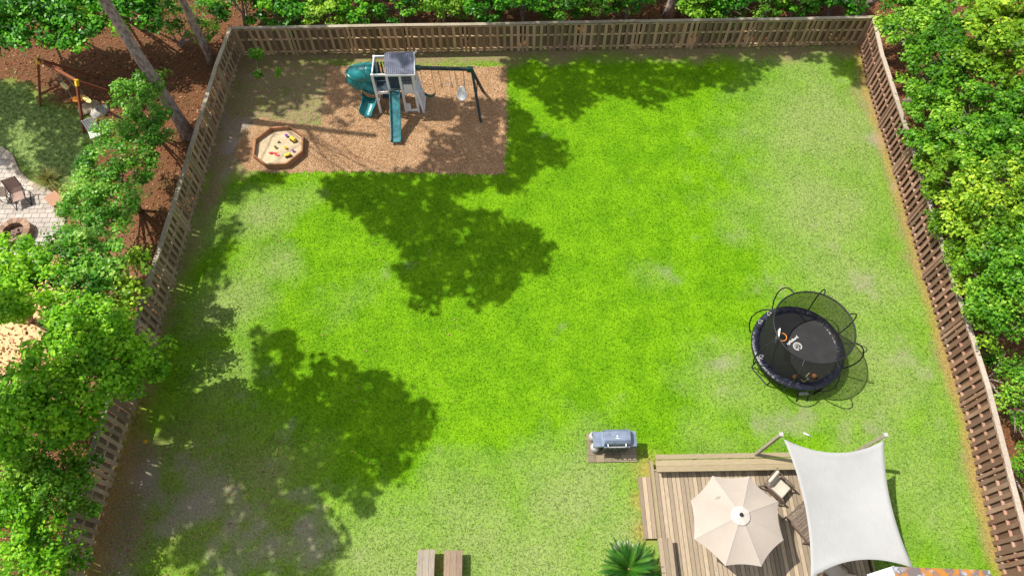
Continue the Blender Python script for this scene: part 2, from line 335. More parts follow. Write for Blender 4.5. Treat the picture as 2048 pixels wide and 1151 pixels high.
def grassmat(name, blade):
    m = NM(name); A = lambda k: m.attr(k).outputs['Fac']
    nf = m.noise(26, 3, world=True, rough=.75); nm_ = m.noise(6, 4, world=True, off=3); nb = m.noise(.9, 4, world=True, off=9)
    c = m.mix(m.rng(nb, .35, .65), (.105, .255, .0015), (.155, .33, .003))
    nc = m.noise(2.6, 5, world=True, off=21, rough=.65); c = m.mix(m.math('MULTIPLY', m.rng(nc, .56, .7), .3), c, (.085, .20, .006))
    c = m.mix(m.math('MULTIPLY', m.rng(nm_, .5, .72), .35), c, (.15, .285, .006))
    pale = m.math('MULTIPLY', A('pale'), m.rng(nm_, .2, .6, .45, 1.0))
    c = m.mix(pale, c, (.255, .315, .105))
    c = m.mix(m.math('MULTIPLY', A('lush'), m.math('MULTIPLY', A('pale'), .35)), c, (.14, .24, .03))
    g = m.math('MULTIPLY', A('grey'), m.rng(nf, .3, .6, .35, 1.)); c = m.mix(g, c, (.255, .225, .17))
    d = m.math('MULTIPLY', A('dirt'), m.rng(nm_, .28, .62, .45, 1.)); dc = m.mix(m.rng(nf, .35, .65), (.17, .105, .065), (.33, .23, .155)); dc = m.mix(m.math('MULTIPLY', m.rng(nb, .5, .68), .4), dc, (.11, .12, .03)); c = m.mix(d, c, dc)
    sgm = m.math('MULTIPLY', A('grey'), A('dirt')); c = m.mix(sgm, c, (.30, .25, .22))
    st = m.math('MULTIPLY', A('straw'), m.rng(nf, .3, .65, .3, 1.)); c = m.mix(st, c, (.37, .22, .075))
    wd = m.mix(m.rng(nf, .35, .65), (.055, .025, .012), (.23, .10, .045)); wd = m.mix(m.math('MULTIPLY', m.rng(nb, .5, .7), .5), wd, (.06, .07, .02)); c = m.mix(A('wild'), c, wd)
    nlc = m.mix(m.rng(nm_, .3, .7), (.09, .17, .03), (.26, .33, .11)); c = m.mix(A('nlawn'), c, nlc)
    c = m.mix(m.math('MULTIPLY', A('sandy'), m.rng(nm_, .25, .5)), c, (.72, .47, .24))
    nx = m.noise(11, 2, world=True, off=5, rough=.5); f = m.math('MULTIPLY', m.rng(nf, .28, .72, .72, 1.25, False), m.rng(nx, .3, .7, .82, 1.16, False))
    if blade: f = m.math('ADD', m.math('MULTIPLY', m.attr('tint').outputs['Fac'], .85), .62)
    c = m.scale(c, f); m.bump(nf, .5, .03); m.col(c, .8, .12)
    if blade:
        tr = m.n('ShaderNodeBsdfTranslucent'); m.l(c, tr.inputs[0]); mx = m.n('ShaderNodeMixShader'); mx.inputs[0].default_value = .45
        m.l(m.p.outputs[0], mx.inputs[1]); m.l(tr.outputs[0], mx.inputs[2]); m.l(mx.outputs[0], m.t.nodes['Material Output'].inputs[0])
    return m.m
M['ground'] = grassmat('lawn_and_soil', False); M['blade'] = grassmat('grass_blades', True)
def axis(lo, hi, st, far):
    a = np.arange(lo, hi+1e-6, st); k = np.cumsum(st*1.35**np.arange(1, 26)); return np.concatenate([(lo-k[k < far])[::-1], a, hi+k[k < far]])
gx = axis(-28, 28, .14, 700); gy = axis(-2, 34, .14, 700); GX, GY = np.meshgrid(gx, gy)
Z = zones(GX, GY); V = np.stack([GX.ravel(), GY.ravel(), np.zeros(GX.size)], 1)
idx = np.arange(GX.size).reshape(GX.shape); Fq = np.stack([idx[:-1, :-1].ravel(), idx[:-1, 1:].ravel(), idx[1:, 1:].ravel(), idx[1:, :-1].ravel()], 1)
g = npmesh('ground', V, Fq, np.zeros(len(V)), M['ground'], extra={k: v.ravel() for k, v in Z.items()}); tag(g, kind='structure')
# grass blades
def blades(name, n, x0, x1, y0, y1, keep, hgt, kind_label, mat, wdt=.022):
    X = rng.uniform(x0, x1, n); Y = rng.uniform(y0, y1, n); k = keep(X, Y); X = X[k]; Y = Y[k]; n = len(X); z = zones(X, Y)
    hh = hgt*rng.uniform(.5, 1.25, n)*(1-.6*np.clip(z['grey']+z['dirt']*.7, 0, 1)); a = rng.uniform(0, 2*np.pi, n); b = rng.uniform(0, 2*np.pi, n); ln = hh*rng.uniform(1.0, 2.4, n); wv = wdt*rng.uniform(.6, 1.4, n)
    V = np.empty((n, 3, 3)); V[:, 0] = np.stack([X-np.cos(a)*wv/2, Y-np.sin(a)*wv/2, np.zeros(n)+.001], 1); V[:, 1] = np.stack([X+np.cos(a)*wv/2, Y+np.sin(a)*wv/2, np.zeros(n)+.001], 1)
    V[:, 2] = np.stack([X+np.cos(b)*ln, Y+np.sin(b)*ln, hh], 1)
    o = npmesh(name, V.reshape(-1, 3), np.arange(3*n).reshape(n, 3), np.repeat(rng.random(n), 3), mat, extra={q: np.repeat(v, 3) for q, v in z.items()})
    return tag(o, kind_label, 'grass', kind='stuff')
patio_poly = pxp([(-260, 250), (-60, 285), (0, 297), (22, 312), (36, 345), (58, 366), (95, 383), (118, 405), (128, 440), (118, 470), (90, 492), (80, 540), (40, 590), (-260, 620)])
def keep_lawn(X, Y):
    z = zones(X, Y); return (sdist(yard, X, Y) < -.05) & (sdist(mulch_poly, X, Y) > .02) & (rng.random(len(X)) < 1-.8*np.clip(z['dirt']*1.1+z['grey']*.9, 0, 1)) & ~((X > 4.3) & (X < 10.6) & (Y < 6.3))
blades('lawn_grass', 330000, -13.8, 16.9, 1.5, 26.4, keep_lawn, .036, 'short mown grass covering the fenced yard', M['blade'], .026)
blades('neighbour_grass', 22000, -28, -16.5, 17, 25.5, lambda X, Y: (sdist(neigh_lawn, X, Y) < .1) & (sdist(patio_poly, X, Y) > .05), .08, 'grass of the neighbouring yard beside the paver patio', M['blade'], .026)

# mulch bed: its own sheet plus chips
mp_ = []
for i in range(len(mulch_poly)):
    a = np.array(mulch_poly[i]); b = np.array(mulch_poly[(i+1) % len(mulch_poly)]); k = max(2, int(np.hypot(*(b-a))/.15))
    nrm = np.array([b[1]-a[1], -(b[0]-a[0])]); nrm = nrm/np.linalg.norm(nrm)
    for j in range(k): mp_.append(a+(b-a)*j/k+nrm*random.uniform(-.09, .09))
m = NM('wood_chip_mulch'); nf = m.noise(34, 3, rough=.8); nm_ = m.noise(1.1, 4, off=2); n3 = m.noise(9, 3)
c = m.mix(m.rng(nf, .34, .66), (.27, .145, .07), (.60, .38, .21)); c = m.mix(m.math('MULTIPLY', m.rng(nm_, .45, .65), .45), c, (.62, .43, .25)); c = m.scale(c, m.rng(n3, .3, .7, .8, 1.1)); m.bump(nf, 1, .05); M['mulch'] = m.col(c, .95, .08)
mb = MB(); mb.add([(p[0], p[1], .006) for p in mp_], [tuple(range(len(mp_)))]); mo = mb.build('mulch_bed', M['mulch']); tag(mo, kind='structure')
m = NM('wood_chips'); t = m.attr('tint').outputs['Fac']; c = m.mix(m.rng(t, 0, .6), (.25, .125, .06), (.60, .36, .19)); c = m.mix(m.rng(t, .6, 1), c, (.72, .55, .38)); M['chip'] = m.col(c, .9, .1)
n = 60000; X = rng.uniform(-13.2, .2, n); Y = rng.uniform(18.5, 25.8, n); k = sdist(mulch_poly, X, Y) < .02+.30*rng.random(n)**5; k &= (X > -9) | (rng.random(n) < .45); X = X[k]; Y = Y[k]; n = len(X)
a = rng.uniform(0, np.pi, n); L = rng.uniform(.022, .055, n); W = L*rng.uniform(.25, .5, n); ca, sa = np.cos(a), np.sin(a); tz = rng.uniform(-.02, .02, n)
V = np.stack([np.stack([X+i*ca*L/2-j*sa*W/2, Y+i*sa*L/2+j*ca*W/2, .022+i*tz+j*tz*.4], 1) for i, j in ((-1, -1), (1, -1), (1, 1), (-1, 1))], 1)
o = npmesh('mulch_chips', V.reshape(-1, 3), np.arange(4*n).reshape(n, 4), np.repeat(rng.random(n), 4), M['chip']); tag(o, 'loose brown wood chips of the play area', 'mulch', kind='stuff')
# leaf litter beyond the fences
n = 60000; X = rng.uniform(-27, 24, n); Y = rng.uniform(2, 31, n); k = (sdist(yard, X, Y) > .15) & (sdist(neigh_lawn, X, Y) > 0) & (sdist(patio_poly, X, Y) > .1); X = X[k]; Y = Y[k]; n = len(X)
a = rng.uniform(0, np.pi, n); L = rng.uniform(.05, .14, n); W = L*rng.uniform(.2, .6, n); ca, sa = np.cos(a), np.sin(a); tz = rng.uniform(-.02, .02, n)
V = np.stack([np.stack([X+i*ca*L/2-j*sa*W/2, Y+i*sa*L/2+j*ca*W/2, .026+i*tz+j*tz*.4], 1) for i, j in ((-1, -1), (1, -1), (1, 1), (-1, 1))], 1)
m = NM('dry_leaves'); t = m.attr('tint').outputs['Fac']; c = m.mix(m.rng(t, 0, .7), (.06, .025, .012), (.27, .115, .05)); c = m.mix(m.rng(t, .9, 1), c, (.46, .27, .16)); M['litter'] = m.col(c, .9, .1)
o = npmesh('leaf_litter', V.reshape(-1, 3), np.arange(4*n).reshape(n, 4), np.repeat(rng.random(n), 4), M['litter']); tag(o, 'reddish dry leaves and pine straw on the ground outside the fence', 'leaf litter', kind='stuff')

n = 9000; X = rng.uniform(-14, -2, n); Y = rng.uniform(1.5, 26.3, n); z_ = zones(X, Y); k = (sdist(yard, X, Y) < -.05) & (rng.random(n) < z_['dirt']*.5+z_['straw']*.6+.03) & (sdist(mulch_poly, X, Y) > 0); X = X[k]; Y = Y[k]; n = len(X)
a = rng.uniform(0, np.pi, n); L = rng.uniform(.03, .09, n); W = L*rng.uniform(.15, .6, n); ca, sa = np.cos(a), np.sin(a); tz = rng.uniform(-.015, .015, n)
V = np.stack([np.stack([X+i*ca*L/2-j*sa*W/2, Y+i*sa*L/2+j*ca*W/2, .04+i*tz+j*tz*.4], 1) for i, j in ((-1, -1), (1, -1), (1, 1), (-1, 1))], 1)
m = NM('yard_dry_leaves'); t = m.attr('tint').outputs['Fac']; c = m.mix(m.rng(t, 0, .7), (.14, .08, .045), (.40, .25, .13)); M['litter2'] = m.col(c, .9, .1)
o = npmesh('fallen_leaves', V.reshape(-1, 3), np.arange(4*n).reshape(n, 4), np.repeat(rng.random(n), 4), M['litter2']); tag(o, 'brown leaves and bits of twig scattered on the worn ground inside the left fence', 'leaf litter', kind='stuff')
# ---------------------------------------------------------------- fences
FH = 1.62
def resample(line, st):
    P = [np.array(p) for p in line]; L = [0]
    for a, b in zip(P, P[1:]): L.append(L[-1]+np.hypot(*(b-a)))
    k = round(L[-1]/st); out = []
    for i in range(k+1):
        s = L[-1]*i/k; j = max(q for q in range(len(P)) if L[q] <= s+1e-6); j = min(j, len(P)-2)
        out.append(P[j]+(P[j+1]-P[j])*(s-L[j])/(L[j+1]-L[j]))
    return out
def fence(name, label, line, inward, mat, capmat, st=2.67, drop=()):
    base = (line[0][0], line[0][1], 0); root = thing('picket_fence', label, 'fence', base)
    P = resample(line, st)
    for i, p in enumerate(P):
        mb = MB(); d = (P[min(i+1, len(P)-1)]-P[max(i-1, 0)]); d = d/np.hypot(*d); nn = np.array([-d[1], d[0]])*inward
        q = p+nn*.045; hgt = FH-.02; tl = random.uniform(-.02, .02)
        mb.bar((q[0], q[1], -.02), (q[0]+tl, q[1]+tl, hgt), .11, .11, up=(d[0], d[1], 0), tint=random.uniform(.35, 1)); mb.build('post', mat, root)
        if i == len(P)-1: break
        e = P[i+1]; d = e-p; L = np.hypot(*d); d /= L; nn = np.array([-d[1], d[0]])*inward
        for z in (.2, .93, FH-.10):
            mb = MB(); a = p+d*.058; b = e-d*.058; mb.bar((a[0], a[1], z), (b[0], b[1], z+random.uniform(-.02, .02)), .085, .045, tint=random.uniform(1.1, 1.6)); mb.build('rail', mat, root)  # rails toned lighter: sunlight on them is put into the colour
        mb = MB(); sp = .287; k = int((L-.16)/sp)
        for j in range(k):
            s = .2+(L-.4)*j/(k-1)+random.uniform(-.012, .012)
            for side in (1, -1):
                ss = s if side > 0 else s+sp/2
                if side < 0 and j == k-1: continue
                c0 = p+d*ss+nn*side*(.055); lean = random.gauss(0, .016); hb = FH-.035+random.uniform(-.02, .0)
                mb.bar((c0[0], c0[1], .03+random.uniform(0, .04)), (c0[0]+d[0]*lean, c0[1]+d[1]*lean, hb), .14 if side > 0 else .20, .02, up=(nn[0], nn[1], 0), tint=random.random()*(1 if side > 0 else .35)-(0 if side > 0 else .1))  # same wood, far-side boards toned darker: shade between pickets put into the colour
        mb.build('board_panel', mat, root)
        mb = MB(); a = p-d*.0; b = e; z = FH+random.uniform(-.015, .015); mb.bar((a[0], a[1], z), (b[0], b[1], z+random.uniform(-.02, .02)), .17, .035, tint=random.random()); mb.build('cap_board', capmat, root)
    return root
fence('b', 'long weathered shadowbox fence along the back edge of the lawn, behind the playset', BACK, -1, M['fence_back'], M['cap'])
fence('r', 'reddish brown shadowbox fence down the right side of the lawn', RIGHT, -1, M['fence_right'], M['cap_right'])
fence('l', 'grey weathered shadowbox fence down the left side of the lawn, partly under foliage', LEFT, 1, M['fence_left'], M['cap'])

# ---------------------------------------------------------------- playset
T = thing('playset', 'white wooden play tower with grey roof, teal slides and swing beam on the mulch', 'playset', (-4.95, 23., 0))
x0, x1, y0, y1 = -5.83, -4.10, 22.55, 23.65; PZ = 1.30; TZ = 2.32
mb = MB()
def post(x, y, z0=0, z1=TZ, w=.10): mb.box((x, y, (z0+z1)/2), (w, w, z1-z0), tint=.5)
for x in (x0, -5.22, -4.66, x1): post(x, y0)
for x in (x0, -5.22, x1): post(x, y1)
def hz(a, b, w=.10, h=.05): mb.bar(a, b, h, w, tint=.5)
for z, xa, xb in ((TZ-.05, x0+.05, x1-.05), (PZ-.06, x0+.05, -5.27), (PZ-.06, -4.61, x1-.05), (.12, -4.61, x1-.05)):
    hz((xa, y0-.003, z), (xb, y0-.003, z))
hz((x0+.05, y1, TZ-.05), (x1-.05, y1, TZ-.05)); hz((x0+.05, y1, PZ-.06), (x1-.05, y1, PZ-.06))
for z in (TZ-.05, PZ-.06, .55): hz((x0, y0+.05, z), (x0, y1-.05, z))
for z in (PZ-.06, .12): hz((x1, y0+.05, z), (x1, y1-.05, z))
hz((-5.22, y0+.05, TZ-.05), (-5.22, y1-.05, TZ-.05))
mb.build('frame', M['white'], T)
mb = MB(); [mb.box((-5.0+0*i, y0+.14+i*.15, PZ), (1.66, .135, .03)) for i in range(7)]; mb.build('platform', M['navy'], T)
mb = MB(); hz((x0+.06, y0+.01, 1.92), (-5.28, y0+.01, 1.92), .035, .035)
for i in range(4): mb.bar((x0+.12+i*.14, y1-.06, PZ+.03), (x0+.12+i*.14, y1-.06, TZ-.3), .07, .025, tint=.5)
mb.build('railing', M['navy'], T)
mb = MB(); mb.add([(x0+.12, 23.3, .45), (-4.7, 23.3, .45), (-4.7, 23.0, .42), (x0+.12, 23.0, .42), (x0+.12, 23.3, .5), (-4.7, 23.3, .5), (-4.7, 23.0, .47), (x0+.12, 23.0, .47)], [(3, 2, 1, 0), (4, 5, 6, 7), (0, 1, 5, 4), (1, 2, 6, 5), (2, 3, 7, 6), (3, 0, 4, 7)]); mb.build('bench_seat', M['navy'], T)
# clapboard front with arch over the doorway, window above
mb = MB()
for i in range(4): mb.box(((-4.61+x1-.05)/2, y0-.004+.002*(i % 2), PZ+.03+i*.105), (.40, .035, .10), rx=-.06, tint=.5)
mb2 = MB(); mb2.prism([(-4.6, y0-.02), (-4.42, y0-.02), (-4.42, y0+.02), (-4.6, y0+.02)], .18, .55, .5); mb2.build('low_panel', M['white'], T)
k = 8
for i in range(k):
    a0, a1 = -4.61+i*.46/k, -4.61+(i+1)*.46/k; zz = PZ-.12-.13*(2*(i+.5)/k-1)**2; mb.box(((a0+a1)/2, y0, (zz+PZ-.1)/2), (.46/k, .03, PZ-.1-zz), tint=.5)
mb.build('front_wall', M['white'], T)
wi = MB(); wi.box((-4.375, y0+.02, 1.99), (.42, .02, .56)); wi = wi.build('window', M['glass'], T)
mb = MB(); [mb.box((-4.375+dx, y0-.005, 2.02), (.02, .02, .56), tint=.5) for dx in (-.07, .07)]; [mb.box((-4.375, y0-.007, 2.02+dz), (.42, .02, .02), tint=.5) for dz in (-.08, .08)]; mb.build('muntins', M['navy'], wi)
# right-hand gable wall with clapboards
mb = MB()
for i in range(10):
    z = PZ+.03+i*.115
    if 1.62 < z < 2.0: mb.box((x1+.03, y0+.17, z), (.03, .24, .11), tint=.5); mb.box((x1+.03, y1-.17, z), (.03, .24, .11), tint=.5)
    else: mb.box((x1+.03, (y0+y1)/2, z), (.03, y1-y0-.0, .11), tint=.5)
mb.add([(x1+.03, y0, 2.44), (x1+.03, y1, 2.44), (x1+.03, 23.1, 2.86), (x1, y0, 2.44), (x1, y1, 2.44), (x1, 23.1, 2.86)], [(0, 1, 2), (5, 4, 3), (0, 3, 4, 1), (1, 4, 5, 2), (2, 5, 3, 0)], .5)
mb.build('side_wall', M['white'], T)
mb = MB(); mb.box((x1+.05, 23.1, 1.82), (.02, .5, .34)); mb.build('window', M['glass'], T)
# flared side ladder wall
mb = MB(); P0 = at(845, 180, .95); fx = x1+.07
for ya in (22.50, 23.35):
    mb.bar((fx, ya, PZ+.05), (fx+.17, ya-.0, 0), .10, .04, up=(0, 1, 0), tint=.5)
for i in range(5): t = (i+.5)/5; mb.bar((fx+.17*t, 22.55, PZ*(1-t)), (fx+.17*t, 23.3, PZ*(1-t)), .16, .03, tint=.5)
mb.build('side_ladder', M['white'], T)
# roof: corrugated gable sheets
def corr(ya, za, yb, zb):
    mb = MB(); N = 60; xa, xb = -5.24, -3.98; vs = []; 
    for i in range(N+1):
        x = xa+(xb-xa)*i/N; dz = .02*(1 if (i//2) % 2 else 0)
        for (y, z) in ((ya, za), (yb, zb)): vs += [(x, y, z+dz), (x, y, z+dz-.012)]
    fs = []
    for i in range(N): a = i*4; b = a+4; fs += [(a, b, b+2, a+2), (a+1, a+3, b+3, b+1), (a, a+1, b+1, b), (a+2, b+2, b+3, a+3)]
    fs += [(0, 2, 3, 1), (N*4, N*4+1, N*4+3, N*4+2)]
    mb.add(vs, fs, .5); return mb
corr(22.42, 2.42, 23.1, 2.92).build('roof', M['roof'], T); corr(23.101, 2.92, 23.76, 2.42).build('roof', M['roof'], T)
mb = MB(); mb.bar((-3.965, 22.40, 2.42), (-3.965, 23.1, 2.93), .03, .09, tint=.5); mb.bar((-3.965, 23.1, 2.93), (-3.965, 23.78, 2.42), .03, .09, tint=.5); mb.box((-4.6, 22.41, 2.36), (1.27, .03, .08), tint=.5); mb.build('trim', M['white'], T)
# dark hood sheet above the slide
mb = MB(); mb.bar((-4.94, 22.66, 1.36), (-4.94, 22.78, 2.3), .46, .02, up=(0, 1, 0)); mb.build('tarp_panel', M['navy'], T)
# straight slide
mb = MB(); pts = [(22.55, 1.33), (22.40, 1.30), (22.0, 1.02), (21.5, .63), (21.1, .34), (20.85, .20), (20.64, .17)]; cs = [(-.23, .13), (-.20, .14), (-.18, .02), (.18, .02), (.20, .14), (.23, .13), (.23, -.03), (-.23, -.03)]
vs = [(-4.99+dx, y, z+dz) for y, z in pts for dx, dz in cs]; K = 8; fs = [(i*K+k, i*K+(k+1) % K, (i+1)*K+(k+1) % K, (i+1)*K+k) for i in range(len(pts)-1) for k in range(K)]+[tuple(range(K)), tuple(range(len(pts)*K-1, (len(pts)-1)*K-1, -1))]
mb.add(vs, fs, .5); mb.build('straight_slide', M['slide'], T)
# spiral tube slide
pth = [at(*q) for q in ((752, 145, 1.70), (738, 145, 1.65), (724, 146, 1.56), (711, 149, 1.44), (709, 156, 1.28), (716, 162, 1.14), (728, 165, 1.02), (738, 169, .93), (742, 177, .82), (740, 185, .73))]
mb = MB(); mb.tube(pth, [.40, .40, .41, .41, .39, .37, .35, .34, .33, .32], 22, caps=False, tint=.5)
for j in (1, 3, 5, 7):
    a, b = Vector(pth[j].tolist()), Vector(pth[j+1].tolist()); d = (b-a).normalized(); mb.tube([a, a+d*.05], (.425, .43, .395, .365)[j//2], 20, tint=.5)
tsl = mb.build('tube_slide', M['teal'], T, smooth=True); tsl.modifiers.new('s', 'SOLIDIFY').thickness = .02
mb = MB(); pts = [at(*q) for q in ((740, 186, .72), (739, 194, .62), (738, 203, .53), (736, 211, .45), (733, 218, .39), (731, 225, .36))]; vs = []; K = 13
for i, p in enumerate(pts):
    a = Vector(pts[max(i-1, 0)].tolist()); b = Vector(pts[min(i+1, len(pts)-1)].tolist()); d = (b-a).normalized(); x = d.cross(Vector((0, 0, 1))).normalized(); r_ = .33-.008*i
    full = 2*math.pi*.56
    for k in range(K): an = -math.pi/2-full/2+full*k/(K-1); vs.append(Vector(p.tolist())+x*r_*math.cos(an)+Vector((0, 0, 1))*r_*math.sin(an)*.95)
fs = [(i*K+k, i*K+k+1, (i+1)*K+k+1, (i+1)*K+k) for i in range(len(pts)-1) for k in range(K-1)]; mb.add(vs, fs, .5); ch = mb.build('slide_chute', M['teal'], T, smooth=True)
ch.modifiers.new('s', 'SOLIDIFY').thickness = .025
# swing beam and A frame
mb = MB(); B0 = Vector((-3.95, 22.80, 2.40)); B1 = Vector((-1.50, 22.66, 2.40)); mb.bar(B0, B1, .10, .14); mb.build('swing_beam', M['beam'], T)
for ft in ((-1.27, 21.86, 0), (-1.18, 23.75, 0)):
    mb = MB(); mb.bar((-1.55, 22.66, 2.36), ft, .10, .10); mb.build('leg', M['beam'], T)
mb = MB(); mb.bar((-1.42, 22.28, 1.15), (-1.38, 23.18, 1.15), .04, .09); mb.build('cross_brace', M['beam'], T)
mb = MB(); mb.box((-1.62, 22.66, 2.38), (.26, .17, .2), rz=-.05); mb.box((-3.86, 22.79, 2.40), (.2, .16, .18)); mb.build('bracket', M['teal_dark'], T)
def onbeam(x): t = (x-B0.x)/(B1.x-B0.x); return B0+(B1-B0)*t
# swings
c = Vector(at(861, 192, .5).tolist()); s1 = thing('belt_swing', 'dark green belt swing on chains, nearest the tower', 'swing', c)
mb = MB(); K = 11; vs = []
for i in range(K): t = i/(K-1)*2-1; z = .5+.17*t*t; vs += [(c.x+.25*t, c.y-.08, z), (c.x+.25*t, c.y+.08, z), (c.x+.25*t, c.y+.08, z-.02), (c.x+.25*t, c.y-.08, z-.02)]
mb.add(vs, [(i*4+k, i*4+(k+1) % 4, i*4+4+(k+1) % 4, i*4+4+k) for i in range(K-1) for k in range(4)]+[(0, 1, 2, 3), (K*4-1, K*4-2, K*4-3, K*4-4)], .5); mb.build('seat', M['teal_dark'], s1)
for sgn in (-1, 1): mb = MB(); q = onbeam(c.x+sgn*.24); mb.tube([(c.x+sgn*.25, c.y, .66), (q.x, q.y, 2.33)], .012, 6); mb.build('chain', M['chain'], s1)
c = Vector(at(893, 167, 1.0).tolist()); s2 = thing('trapeze_bar', 'trapeze bar with short hanging rings between the two swings', 'trapeze', c)
mb = MB(); mb.tube([(c.x-.23, c.y, 1.0), (c.x+.23, c.y, 1.0)], .018, 8); mb.build('bar', M['chain'], s2)
for sgn in (-1, 1):
    mb = MB(); q = onbeam(c.x+sgn*.24); mb.tube([(c.x+sgn*.22, c.y, 1.0), (q.x, q.y, 2.33)], .012, 6); mb.build('chain', M['chain'], s2)
    mb = MB(); mb.tube([(c.x+sgn*.22+.06*math.sin(a)*.7, c.y, .86+.1*math.cos(a)) for a in np.linspace(0, 2*math.pi, 12, endpoint=False)], .014, 6, closed=True); mb.build('ring', M['rubber'], s2)
c = Vector(at(924, 187, .55).tolist()); s3 = thing('egg_swing', 'white egg-shaped toddler swing seat hanging at the end of the beam', 'swing', c)
mb = MB(); vs = []; N = 20; tilt = .9
for j, (rr, dz) in enumerate(((0.0, -.05), (.13, -.045), (.21, 0.), (.24, .06), (.21, .045), (.11, -.01), (0, -.02))):
    for k in range(N):
        a = 2*math.pi*k/N; ex = rr*math.cos(a)*(1-.22*math.sin(a)); ey = rr*1.35*math.sin(a); vs.append((c.x+ex, c.y+ey*math.cos(tilt)-dz*math.sin(tilt), .55+ey*math.sin(tilt)+dz*math.cos(tilt)))
fs = [(j*N+k, j*N+(k+1) % N, (j+1)*N+(k+1) % N, (j+1)*N+k) for j in range(6) for k in range(N)]; mb.add(vs, fs, .5); mb.build('seat', M['white_metal'], s3, smooth=True)
mb = MB(); 
for dx, dy in ((-.045, -.08), (.045, -.08), (0, -.13)): mb.lathe((c.x+dx, c.y+dy*.7-.015, .55+dy*.8+.045), [(.018, 0), (.018, .012)], 8)
mb.build('leg_hole', M['rubber'], s3)
for sgn in (-1, 1):
    q = onbeam(c.x+sgn*.19)
    mb = MB(); mb.tube([(c.x+sgn*.17, c.y-.05, .5), (q.x, q.y, 2.33)], .012, 6); mb.tube([(c.x+sgn*.12, c.y+.12, .75), (q.x, q.y, 2.33)], .012, 6); mb.build('chain', M['chain'], s3)

# ---------------------------------------------------------------- sandbox and toys
cc = np.array([-10.12, 20.47]); S = thing('sandbox', 'octagonal reddish wooden sandbox filled with pale sand beside the mulch', 'sandbox', (cc[0], cc[1], 0))
R1 = 1.13; ang = [math.pi/8+i*math.pi/4+.07 for i in range(8)]
mb = MB(); N = 24; vs = [(cc[0], cc[1], .13)]+[(cc[0]+.5*math.cos(a), cc[1]+.5*math.sin(a), .115+random.uniform(-.02, .02)) for a in np.linspace(0, 2*math.pi, N, endpoint=False)]+[(cc[0]+1.06*math.cos(a), cc[1]+1.06*math.sin(a), .12+random.uniform(-.02, .02)) for a in np.linspace(0, 2*math.pi, N, endpoint=False)]
fs = [(0, 1+k, 1+(k+1) % N) for k in range(N)]+[(1+k, 1+N+k, 1+N+(k+1) % N, 1+(k+1) % N) for k in range(N)]; mb.add(vs, fs); mb.build('sand', M['sand'], S, smooth=True)
for i in range(8):
    a, b = ang[i], ang[(i+1) % 8]; p = Vector((cc[0]+R1*math.cos(a), cc[1]+R1*math.sin(a), .16)); q = Vector((cc[0]+R1*math.cos(b), cc[1]+R1*math.sin(b), .16)); mb = MB(); mb.bar(p, q, .05, .28)
    bd = mb.build('side_board', M['sandbox'], S)
    mb = MB(); mb.bar((p.x, p.y, .315), (q.x, q.y, .315), .07, .022); mb.build('rim_board', M['sandbox'], S)
def toy(px, py): return at(px, py, .13)
def toytruck(px, py, rot, mat, label, s=1.):
    c = toy(px, py); t = thing('toy_truck', label, 'toy truck', c, rot)
    mb = MB(); mb.box((-.05*s, 0, .10*s), (.20*s, .14*s, .09*s)); mb.box((.10*s, 0, .10*s), (.09*s, .13*s, .11*s)); mb.box((.10*s, 0, .17*s), (.06*s, .11*s, .05*s)); mb.build('body', mat, t, local=True)
    for dx in (-.1, 0, .11):
        for dy in (-.085, .085): mb = MB(); mb.tube([(dx*s, (dy-.018)*s, .045*s), (dx*s, (dy+.018)*s, .045*s)], .045*s, 10); mb.build('wheel', M['rubber'], t, local=True)
    return t
toytruck(587, 281, -.75, M['yellow'], 'yellow toy dump truck with black wheels, largest toy in the sandbox, near its right corner', 1.0)
toytruck(576, 312, .35, M['yellow'], 'yellow toy loader at the lower right rim of the sandbox', .85)
def toypail(px, py, mat, label, s=1.):
    c = toy(px, py); t = thing('toy_pail', label, 'toy bucket', c); mb = MB(); mb.lathe((0, 0, 0), [(.0, .008), (.05*s, .005), (.07*s, .11*s), (.062*s, .11*s), (.045*s, .02), (0, .02)], 12); mb.build('bucket', mat, t, local=True, smooth=True)
    mb = MB(); mb.tube([(.07*s*math.cos(a), .02, .11*s+.04*math.sin(a)) for a in np.linspace(0, math.pi, 8)], .006, 5); mb.build('handle', mat, t, local=True)
toypail(574, 273, M['purple'], 'small purple toy bucket lying near the top right of the sandbox')
toypail(587, 303, M['purple'], 'small purple toy beside the lower yellow loader', .8)
toypail(572, 297, M['yellow'], 'small pale yellow sand mould near the middle of the sandbox', .9)
toypail(552, 296, M['olive'], 'small olive toy cup at the centre of the sandbox', .9)
def spade(px, py, rot, mat, label):
    c = toy(px, py); t = thing('toy_shovel', label, 'toy shovel', c, rot); mb = MB(); mb.tube([(0, 0, .03), (.24, 0, .04)], .013, 6); mb.tube([(.24, -.04, .04), (.24, .04, .04)], .013, 6); mb.build('handle', mat, t, local=True)
    mb = MB(); mb.add([(0, -.07, .03), (0, .07, .03), (-.13, .06, .02), (-.18, 0, .01), (-.13, -.06, .02), (-.07, 0, .005)], [(0, 5, 1), (1, 5, 2), (2, 5, 3), (3, 5, 4), (4, 5, 0)]); b = mb.build('blade', mat, t, local=True); b.modifiers.new('s', 'SOLIDIFY').thickness = .012
spade(552, 309, 2.75, M['red'], 'red toy shovel lying on the lower half of the sandbox'); spade(545, 306, -.1, M['red'], 'smaller red toy rake end left of the red shovel')
c = toy(558, 285); t = thing('toy_plane', 'tiny dark toy figure above the centre of the sand', 'toy', c, .5); mb = MB(); mb.box((0, 0, .03), (.12, .035, .035)); mb.box((.03, 0, .04), (.03, .12, .012)); mb.build('body', M['rubber'], t, local=True)

